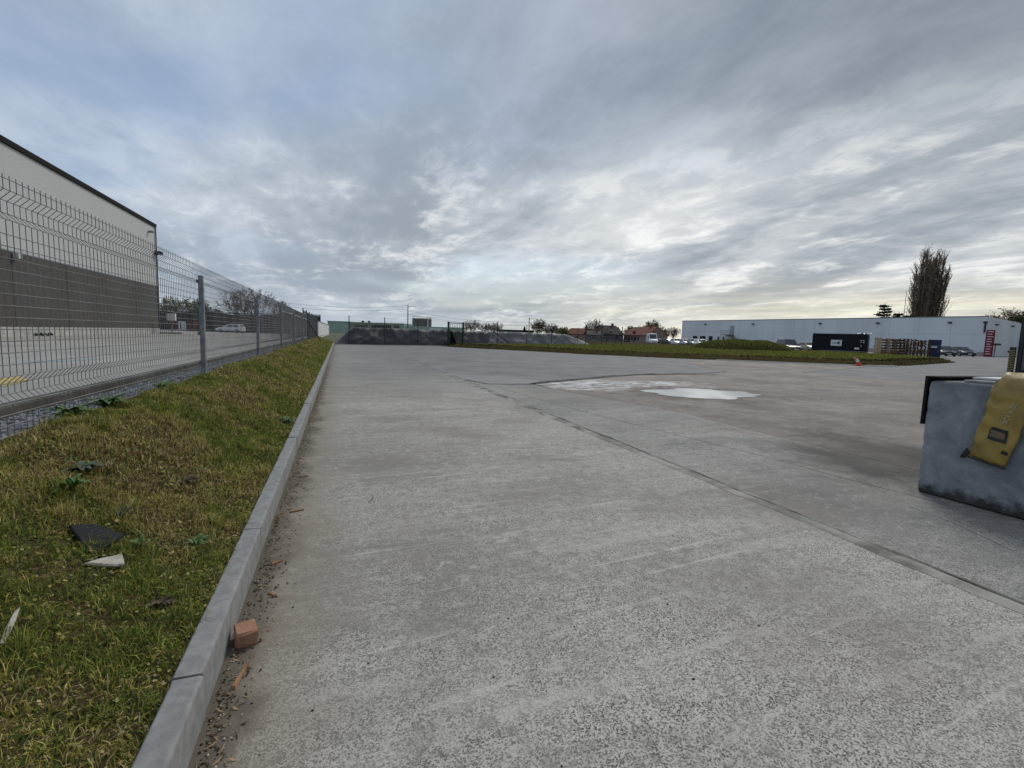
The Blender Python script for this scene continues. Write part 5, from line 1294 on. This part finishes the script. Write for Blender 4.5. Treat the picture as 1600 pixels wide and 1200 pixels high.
for k_, (px_, lab) in enumerate(((1370, 'pale upright wooden crate side beside the container door'), (1387, 'pale upright wooden crate side in the middle of three'), (1398, 'pale upright wooden crate side touching the pallet stacks'))):
    o = empty('wooden_crate', at(px_, 61), math.atan2(dp.y, dp.x)+.15, label=lab, cat='crate', group='pale wooden crates')
    for i in range(4 if k_ == 0 else 3):
        m2 = MB(); m2.bbox((-.38+i*.19, -.05, .05), (-.38+i*.19+.16, -.02, 2.25-.05*k_), .005); m2.build('board', M['pal2'], o)
    for z in (.25, 1.15, 2.0): m2 = MB(); m2.box((-.4, -.018, z), (.4, .05, z+.12)); m2.build('batten', M['pal'], o)
    for i in range(6): m2 = MB(); m2.box((-.1, .06, .15+i*.34), (.95, .9, .15+i*.34+.2)); m2.build('slat', M['pal'], o)
bx_ = empty('blue_crate_stack', at(1458, 58.8), math.atan2(dp.y, dp.x)+.1, label='dark blue plastic crate stack at the right end of the pallets', cat='crate')
M['bluep'] = pmat('dark_blue_plastic', (.012, .018, .075), (.015, .022, .06), 2, .5)
for k_ in range(3):
    m2 = MB(); m2.bbox((-.62, -.5, k_*.72), (.62, .5, k_*.72+.70), .02); bb_ = m2.build('box', M['bluep'], bx_)
    for x in np.linspace(-.5, .5, 5): m2 = MB(); m2.box((x-.03, -.53, k_*.72+.08), (x+.03, -.501, k_*.72+.64)); m2.build('rib', M['bluep'], bb_)
m2 = MB(); m2.box((-.3, -.545, 1.15), (.25, -.531, 1.33)); m2.build('label', M['white'], bx_)
pt_ = empty('picnic_table', at(1389, 56), math.atan2(dp.y, dp.x)+.1, label='low wooden picnic table in front of the pallet stacks', cat='table')
for i in range(4): m2 = MB(); m2.box((-.95, -.4+i*.2, .72), (.95, -.4+i*.2+.18, .77)); m2.build('top_board', M['pal2'], pt_)
for y_ in (-.95, .7):
    m2 = MB(); m2.box((-1.0, y_, .42), (1.0, y_+.25, .47)); m2.build('bench', M['pal'], pt_)
for x in (-.7, .7):
    for s_ in (-1, 1): m2 = MB(); m2.tube([(x, s_*.75, 0), (x, s_*.2, .72)], .06, 4); m2.build('leg', M['pal'], pt_)
    m2 = MB(); m2.box((x-.04, -.9, .36), (x+.04, .9, .42)); m2.build('crossbar', M['pal'], pt_)

# ------------------------------------------------------------------ parked vehicles on the right
for (nm, lab, ct_, px_, w, off_a, colr, L_, W_, H_c, kd) in (
    ('parked_car', 'black saloon parked facing the camera before the white warehouse', 'car', 1500, 75, .5, 'black', 4.6, 1.85, 1.48, 'saloon'),
    ('parked_car', 'dark car partly hidden behind the blue crates', 'car', 1473, 70, .3, 'black', 4.4, 1.8, 1.5, 'hatch'),
    ('parked_van', 'dark green small van half hidden by the end of the mound', 'van', 1231, 66, .45, 'green', 4.3, 1.8, 1.75, 'hatch'),
    ('parked_car', 'sand coloured car behind the left end of the container', 'car', 1263, 80, .5, 'sand', 4.1, 1.75, 1.5, 'hatch'),
    ('parked_van', 'tall white panel van parked before the brick house', 'van', 1018, 112, .18, 'white', 5.2, 1.95, 2.5, 'van'),
    ('parked_car', 'white car parked farthest left before the warehouse', 'car', 1057, 104, .3, 'white', 4.2, 1.78, 1.5, 'hatch'),
    ('parked_car', 'silver car parked second before the warehouse windows', 'car', 1071, 101, .35, 'silver', 4.2, 1.78, 1.46, 'hatch'),
    ('parked_car', 'dark grey car parked before the warehouse windows', 'car', 1083, 98, .3, 'grey', 4.2, 1.78, 1.5, 'hatch'),
    ('parked_car', 'white car half hidden behind the left end of the mound', 'car', 1095, 90, .3, 'white', 4.2, 1.78, 1.46, 'hatch'),
    ('parked_car', 'dark low car parked left of the white cars', 'car', 1043, 108, .9, 'black', 4.2, 1.75, 1.4, 'hatch'),
    ('parked_car', 'grey low car parked between the dark car and the white van', 'car', 1032, 116, .9, 'grey', 4.2, 1.75, 1.4, 'hatch')):
    p = at(px_, w); car(nm, lab, ct_, p, facing(p, off_a), colr, L_, W_, H_c, kd)

# ------------------------------------------------------------------ fallen traffic cone
M['orange'] = pmat('orange_plastic', (.62, .085, .03), (.5, .07, .03), 6, .5)
cn = empty('traffic_cone', (26.55, 17.75, .02), 0, label='bent orange and white traffic cone at the edge of the lawn', cat='cone'); cn.scale = (.68, .68, .68)
m2 = MB(); m2.bbox((-.27, -.27, 0), (.27, .27, .05), .02); m2.build('base', M['orange'], cn)
segs = [(.0, .17, .05, 'o'), (-.04, .15, .17, 'o'), (-.10, .125, .29, 'w'), (-.18, .10, .40, 'w'), (-.28, .075, .50, 'o'), (-.38, .05, .59, 'w'), (-.44, .03, .64, 'w')]
for i in range(len(segs)-1):
    a_, b_ = segs[i], segs[i+1]; lf = r0*-1
    m2 = MB(); m2.tube([tuple(-lf*a_[0]+Vector((0, 0, a_[2]))), tuple(-lf*b_[0]+Vector((0, 0, b_[2])))], [a_[1], b_[1]], 16, cap=False)
    m2.build('band' if a_[3] == 'w' else 'cone_body', M['white'] if a_[3] == 'w' else M['orange'], cn, smooth=True)

# ------------------------------------------------------------------ steel container at the right edge with striped guard
M['steelblue'] = pmat('grey_blue_steel', (.17, .20, .225), (.13, .155, .18), 1.2, .55, .1)
sx0, sy0 = 31.6, 13.5
sc_ = empty('steel_container', (sx0, sy0, 0), 0, label='grey blue steel container cut off by the right edge', cat='container')
m2 = MB(); m2.box((.06, -2.4, .15), (6, -.12, 2.5)); m2.build('wall', M['steelblue'], sc_)
for i in range(9): m2 = MB(); m2.box((0, -2.3+i*.24, .2), (.058, -2.3+i*.24+.12, 2.45)); m2.build('rib', M['steelblue'], sc_)
m2 = MB(); m2.box((-.04, -.118, 0), (.14, .05, 2.6)); m2.build('corner_post', M['trim'], sc_)
m2 = MB(); m2.box((-.02, -2.4, .0), (6, -.12, .148)); m2.build('rail', M['trim'], sc_)
gd_ = empty('striped_guard', (sx0-.1, sy0+.20, 0), 0, label='black and yellow striped guard board beside the steel container', cat='guard')
m2 = MB(); m2.bbox((-.05, -.11, 0), (.05, .11, 1.25), .01); m2.build('board', M['trim'], gd_)
yel = pmat('yellow_stripe', (.30, .22, .07), (.22, .17, .06), 4, .7)
for i in range(9):
    z = .12+i*.12; m2 = MB(); m2.add([(-.056, -.105, z), (-.056, .105, z-.08), (-.056, .105, z-.02), (-.056, -.105, z+.06)], [(0, 1, 2, 3)]); m2.build('stripe', yel, gd_)

# ------------------------------------------------------------------ concrete blocks with bag
def block_mat():
    m, t, b_ = base_mat('cast_concrete', .85, 0, .35)
    pos = t.new('ShaderNodeNewGeometry').outputs['Position']; x, y_, z = t.sep(pos)
    n1_ = t.noise(pos, 4.5, 8, .68, .3); n2_ = t.noise(pos, 40, 4, .7)
    col = t.mix(t.ramp(n1_, .35, .65), (.30, .32, .345), (.17, .186, .205))
    st = t.noise(t.comb(t.math('MULTIPLY', y_, 5.), t.math('MULTIPLY', x, 5.), t.math('MULTIPLY', z, .8)), 1, 4, .6)
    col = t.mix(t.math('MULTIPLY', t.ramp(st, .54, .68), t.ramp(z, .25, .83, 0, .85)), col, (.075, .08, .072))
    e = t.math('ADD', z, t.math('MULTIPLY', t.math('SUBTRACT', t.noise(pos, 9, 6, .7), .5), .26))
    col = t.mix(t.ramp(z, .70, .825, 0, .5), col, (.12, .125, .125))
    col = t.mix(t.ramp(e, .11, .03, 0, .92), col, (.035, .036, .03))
    col = t.mix(t.ramp(n2_, .6, .75, 0, .35), col, (.32, .33, .34))
    t.put(b_.inputs['Base Color'], col); bump(t, b_, t.math('ADD', n2_, t.math('MULTIPLY', n1_, .8)), .4, .006); return m
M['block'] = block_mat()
def cblock(x0, y0_, x1, y1_, h, label):
    o = empty('concrete_block', ((x0+x1)/2, (y0_+y1_)/2, 0), 0, label=label, cat='concrete block', group='cast concrete blocks')
    m2 = MB(); cx_, cy_ = o.location.x, o.location.y
    m2.bbox((x0-cx_, y0_-cy_, 0), (x1-cx_, y1_-cy_, h), .012); bo = m2.build('body', M['block'], o)
    bm = bmesh.new(); bm.from_mesh(bo.data); bmesh.ops.subdivide_edges(bm, edges=bm.edges, cuts=26, use_grid_fill=True)
    for v in bm.verts:
        e_ = .006*fbm(v.co.x*9+x0, v.co.y*9, v.co.z*9); lowc = max(0, 1-v.co.z/.09)
        v.co.x += e_; v.co.y += e_
        # chipped arrises
        ex = min(abs(v.co.x-(x0-cx_)), abs(v.co.x-(x1-cx_))); ey = min(abs(v.co.y-(y0_-cy_)), abs(v.co.y-(y1_-cy_))); ez = min(abs(v.co.z-h), v.co.z+.02)
        near = sorted((ex, ey, ez))
        if near[1] < .045:
            cpp = max(0, mnoise.noise(Vector((v.co.x*17+x0, v.co.y*17, v.co.z*17)))-.12)*.022*(1-near[1]/.045)
            if ex == near[0] or ex == near[1]: v.co.x += cpp if v.co.x < 0 else -cpp
            if ey == near[0] or ey == near[1]: v.co.y += cpp if v.co.y < 0 else -cpp
            if v.co.z > .4 and (ez == near[0] or ez == near[1]): v.co.z -= cpp
        if v.co.z < .1 and v.co.x < (x0-cx_)+.05: v.co.x += lowc*.02*max(0, fbm(v.co.y*14, 3, 1)+.3)
    bm.to_mesh(bo.data); bm.free(); return o
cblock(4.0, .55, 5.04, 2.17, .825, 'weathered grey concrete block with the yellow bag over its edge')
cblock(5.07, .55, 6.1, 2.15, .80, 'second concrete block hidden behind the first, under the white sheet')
rs = empty('rubber_flap', (4.0, 2.19, .83), 0, label='black rubber flap hanging over the far edge of the concrete block', cat='flap')
m2 = MB(); m2.prism([(.0, -.012), (1.0, -.012), (1.0, .006), (.0, .006)], -.33, .012); m2.build('hanging_part', M['black'], rs)
m2 = MB(); m2.box((.0, -.09, .012), (.95, .006, .022)); m2.build('top_part', M['black'], rs)
pt2 = empty('metal_plate', (4.1, 1.1, .845), 0, label='flat white metal sheet lying on top of the concrete blocks', cat='sheet')
m2 = MB(); m2.bbox((.10, -.3, .0), (1.65, .92, .016), .003); m2.build('sheet', pmat('white_sheet_metal', (.62, .64, .66), (.5, .52, .54), 3, .35, .2), pt2)
m2 = MB(); m2.bbox((-.04, -.4, -.018), (.9, .90, -.002), .003); m2.build('lower_sheet', M['kerb'], pt2)
m2 = MB(); m2.tube([(.9, .93, .03), (1.25, .98, .04), (1.5, .95, .035)], .03, 6); o = m2.build('hose_piece', M['black'], loc=pt2.location); tag(o, 'black rubber strip lying at the back of the white sheet', 'strip')
# yellow bag draped over the edge
def bag_mat():
    m, t, b_ = base_mat('yellow_pvc', .5, 0, .5)
    co = t.new('ShaderNodeTexCoord').outputs['Object']; n_ = t.noise(co, 7, 6, .62, .4); n2_ = t.noise(co, 30, 4, .7)
    col = t.mix(t.ramp(n_, .35, .65), (.36, .25, .05), (.24, .17, .05)); col = t.mix(t.ramp(n2_, .55, .75, 0, .4), col, (.17, .125, .055))
    t.put(b_.inputs['Base Color'], col); bump(t, b_, t.noise(co, 16, 4, .6, .8), .45, .012); return m
M['bag'] = bag_mat()
path = [(4.62, 1.53, .885), (4.45, 1.56, .895), (4.25, 1.60, .90), (4.10, 1.645, .897), (4.02, 1.68, .872), (3.985, 1.695, .83), (3.972, 1.70, .76), (3.97, 1.71, .68), (3.965, 1.725, .60), (3.965, 1.74, .52), (3.962, 1.755, .44), (3.962, 1.77, .37), (3.968, 1.777, .33)]
def resample(path, n):
    P_ = [Vector(p) for p in path]; L = [0]
    for i in range(1, len(P_)): L.append(L[-1]+(P_[i]-P_[i-1]).length)
    out = []
    for k_ in range(n+1):
        s_ = L[-1]*k_/n; i = max(j for j in range(len(L)) if L[j] <= s_+1e-9); i = min(i, len(P_)-2)
        out.append(P_[i].lerp(P_[i+1], (s_-L[i])/(L[i+1]-L[i])))
    return out, L[-1]
rp, LB = resample(path, 56); bag = empty('yellow_bag', (3.97, 1.7, .33), 0, label='yellow flat waterproof bag hanging over the concrete block', cat='bag')
m2 = MB(); nq = 20; off_ = Vector(bag.location); NRM = []
for i, p in enumerate(rp):
    tg = (rp[min(i+1, 56)]-rp[max(i-1, 0)]).normalized(); ac = Vector((0, 1, 0)); ac = (ac-tg*ac.dot(tg)).normalized(); nm = ac.cross(tg).normalized()
    if nm.x > 0 and abs(nm.x) > .5: nm = -nm
    if nm.z < -.5: nm = -nm
    f = i/56; wd = .125-.028*f; NRM.append((p, tg, ac, nm, wd))
    edge_w = .004*math.sin(f*31)+.003*math.sin(f*53+1)
    for q in range(nq):
        a = 2*math.pi*q/nq; cx_ = math.cos(a); sx_ = math.sin(a)
        th = .017*abs(sx_)**.5*(1 if sx_ > 0 else -.25)*(1 if .02 < f < .985 else .4)
        wr = (.011*math.sin(f*52+cx_*3+3*math.sin(f*9))*max(0, cx_+.1)**1.3+.010*fbm(f*14, cx_*2.2, 5))*(sx_ > 0)
        m2.v.append(tuple(p+ac*((wd+(edge_w if cx_ > 0 else edge_w*.6))*cx_)+nm*(th+wr+.004)-off_))
for i in range(56):
    for q in range(nq): m2.f.append([i*nq+q, i*nq+(q+1) % nq, (i+1)*nq+(q+1) % nq, (i+1)*nq+q]); m2.m.append(0)
m2.f.append(list(range(nq))); m2.m.append(0); m2.f.append([56*nq+q for q in range(nq)]); m2.m.append(0)
m2.build('body', M['bag'], bag, smooth=True)
def bag_patch(name, f0, f1, c0, c1, mat, h=.0235, skew=0.0):
    m3 = MB(); i0, i1 = int(f0*56), int(f1*56)
    for i in range(i0, i1+1):
        p, tg, ac, nm, wd = NRM[i]
        for q in range(5): c_ = c0+(c1-c0)*q/4+skew*(i-i0); m3.v.append(tuple(p+ac*c_*wd+nm*(h+.010*fbm(i/56*14, c_*2.2, 5))-off_))
    for i in range(i1-i0):
        for q in range(4): m3.f.append([i*5+q, i*5+q+1, (i+1)*5+q+1, (i+1)*5+q]); m3.m.append(0)
    return m3.build(name, mat, bag, smooth=True)
win_m = pmat('cloudy_window', (.19, .14, .085), (.13, .10, .07), 14, .35)
bag_patch('window_border', .805, .878, -.50, .42, M['trim'], .0245, -.03); bag_patch('label_window', .823, .86, -.44, .32, win_m, .0265, -.03)
bag_patch('buckle', .913, .93, -.92, -.58, M['trim'], .024)
p, tg, ac, nm, wd = NRM[55]; m3 = MB(); q0 = p+ac*.09-off_; m3.add([tuple(q0+nm*.02), tuple(q0+Vector((-.005, .03, -.045))), tuple(q0+Vector((-.012, .055, -.04))), tuple(q0+Vector((-.004, .02, .03))+nm*.015), tuple(q0+nm*.012), tuple(q0+Vector((.003, .03, -.045))), tuple(q0+Vector((-.004, .055, -.04))), tuple(q0+Vector((.004, .02, .03))+nm*.007)], [(0,1,2,3), (7,6,5,4), (0,4,5,1), (1,5,6,2), (2,6,7,3), (3,7,4,0)]); m3.build('strap', M['trim'], bag)
# bottom dark seam
m3 = MB(); p, tg, ac, nm, wd = NRM[56]; m3.tube([tuple(p+ac*wd*c_+nm*.012-off_+Vector((0, 0, -.006))) for c_ in (-1, -.5, 0, .5, 1)], .006, 6); m3.build('seam', M['trim'], bag)
# lettering down the bag
cu = bpy.data.curves.new('lettering', 'FONT'); cu.body = 'SC1-H02'; cu.size = .036; cu.extrude = .0006; cu.space_character = 1.05
tmp = bpy.data.objects.new('tmp', cu); COL.objects.link(tmp); dg = bpy.context.evaluated_depsgraph_get(); me_ = bpy.data.meshes.new_from_object(tmp.evaluated_get(dg)); bpy.data.objects.remove(tmp)
me_.materials.append(pmat('worn_white_print', (.50, .46, .36), (.42, .36, .22), 60, .7))
for v in me_.vertices:   # wrap the print onto the cloth: text x runs up the bag
    lx_, ly_, lz_ = v.co; s_ = .775*LB-lx_; f = max(0, min(55.999, s_/LB*56)); i = int(f); A_, B_ = NRM[i], NRM[i+1]; t_ = f-i
    p = A_[0].lerp(B_[0], t_); ac = A_[2].lerp(B_[2], t_); nm = A_[3].lerp(B_[3], t_)
    c_ = -.25+0; v.co = p+ac*(-.03+ly_-lx_*.1)+nm*(.0255+.010*fbm(f/56*14, (-.03+ly_)/.1*2.2, 5)+lz_)-off_
link('lettering', me_, bag)
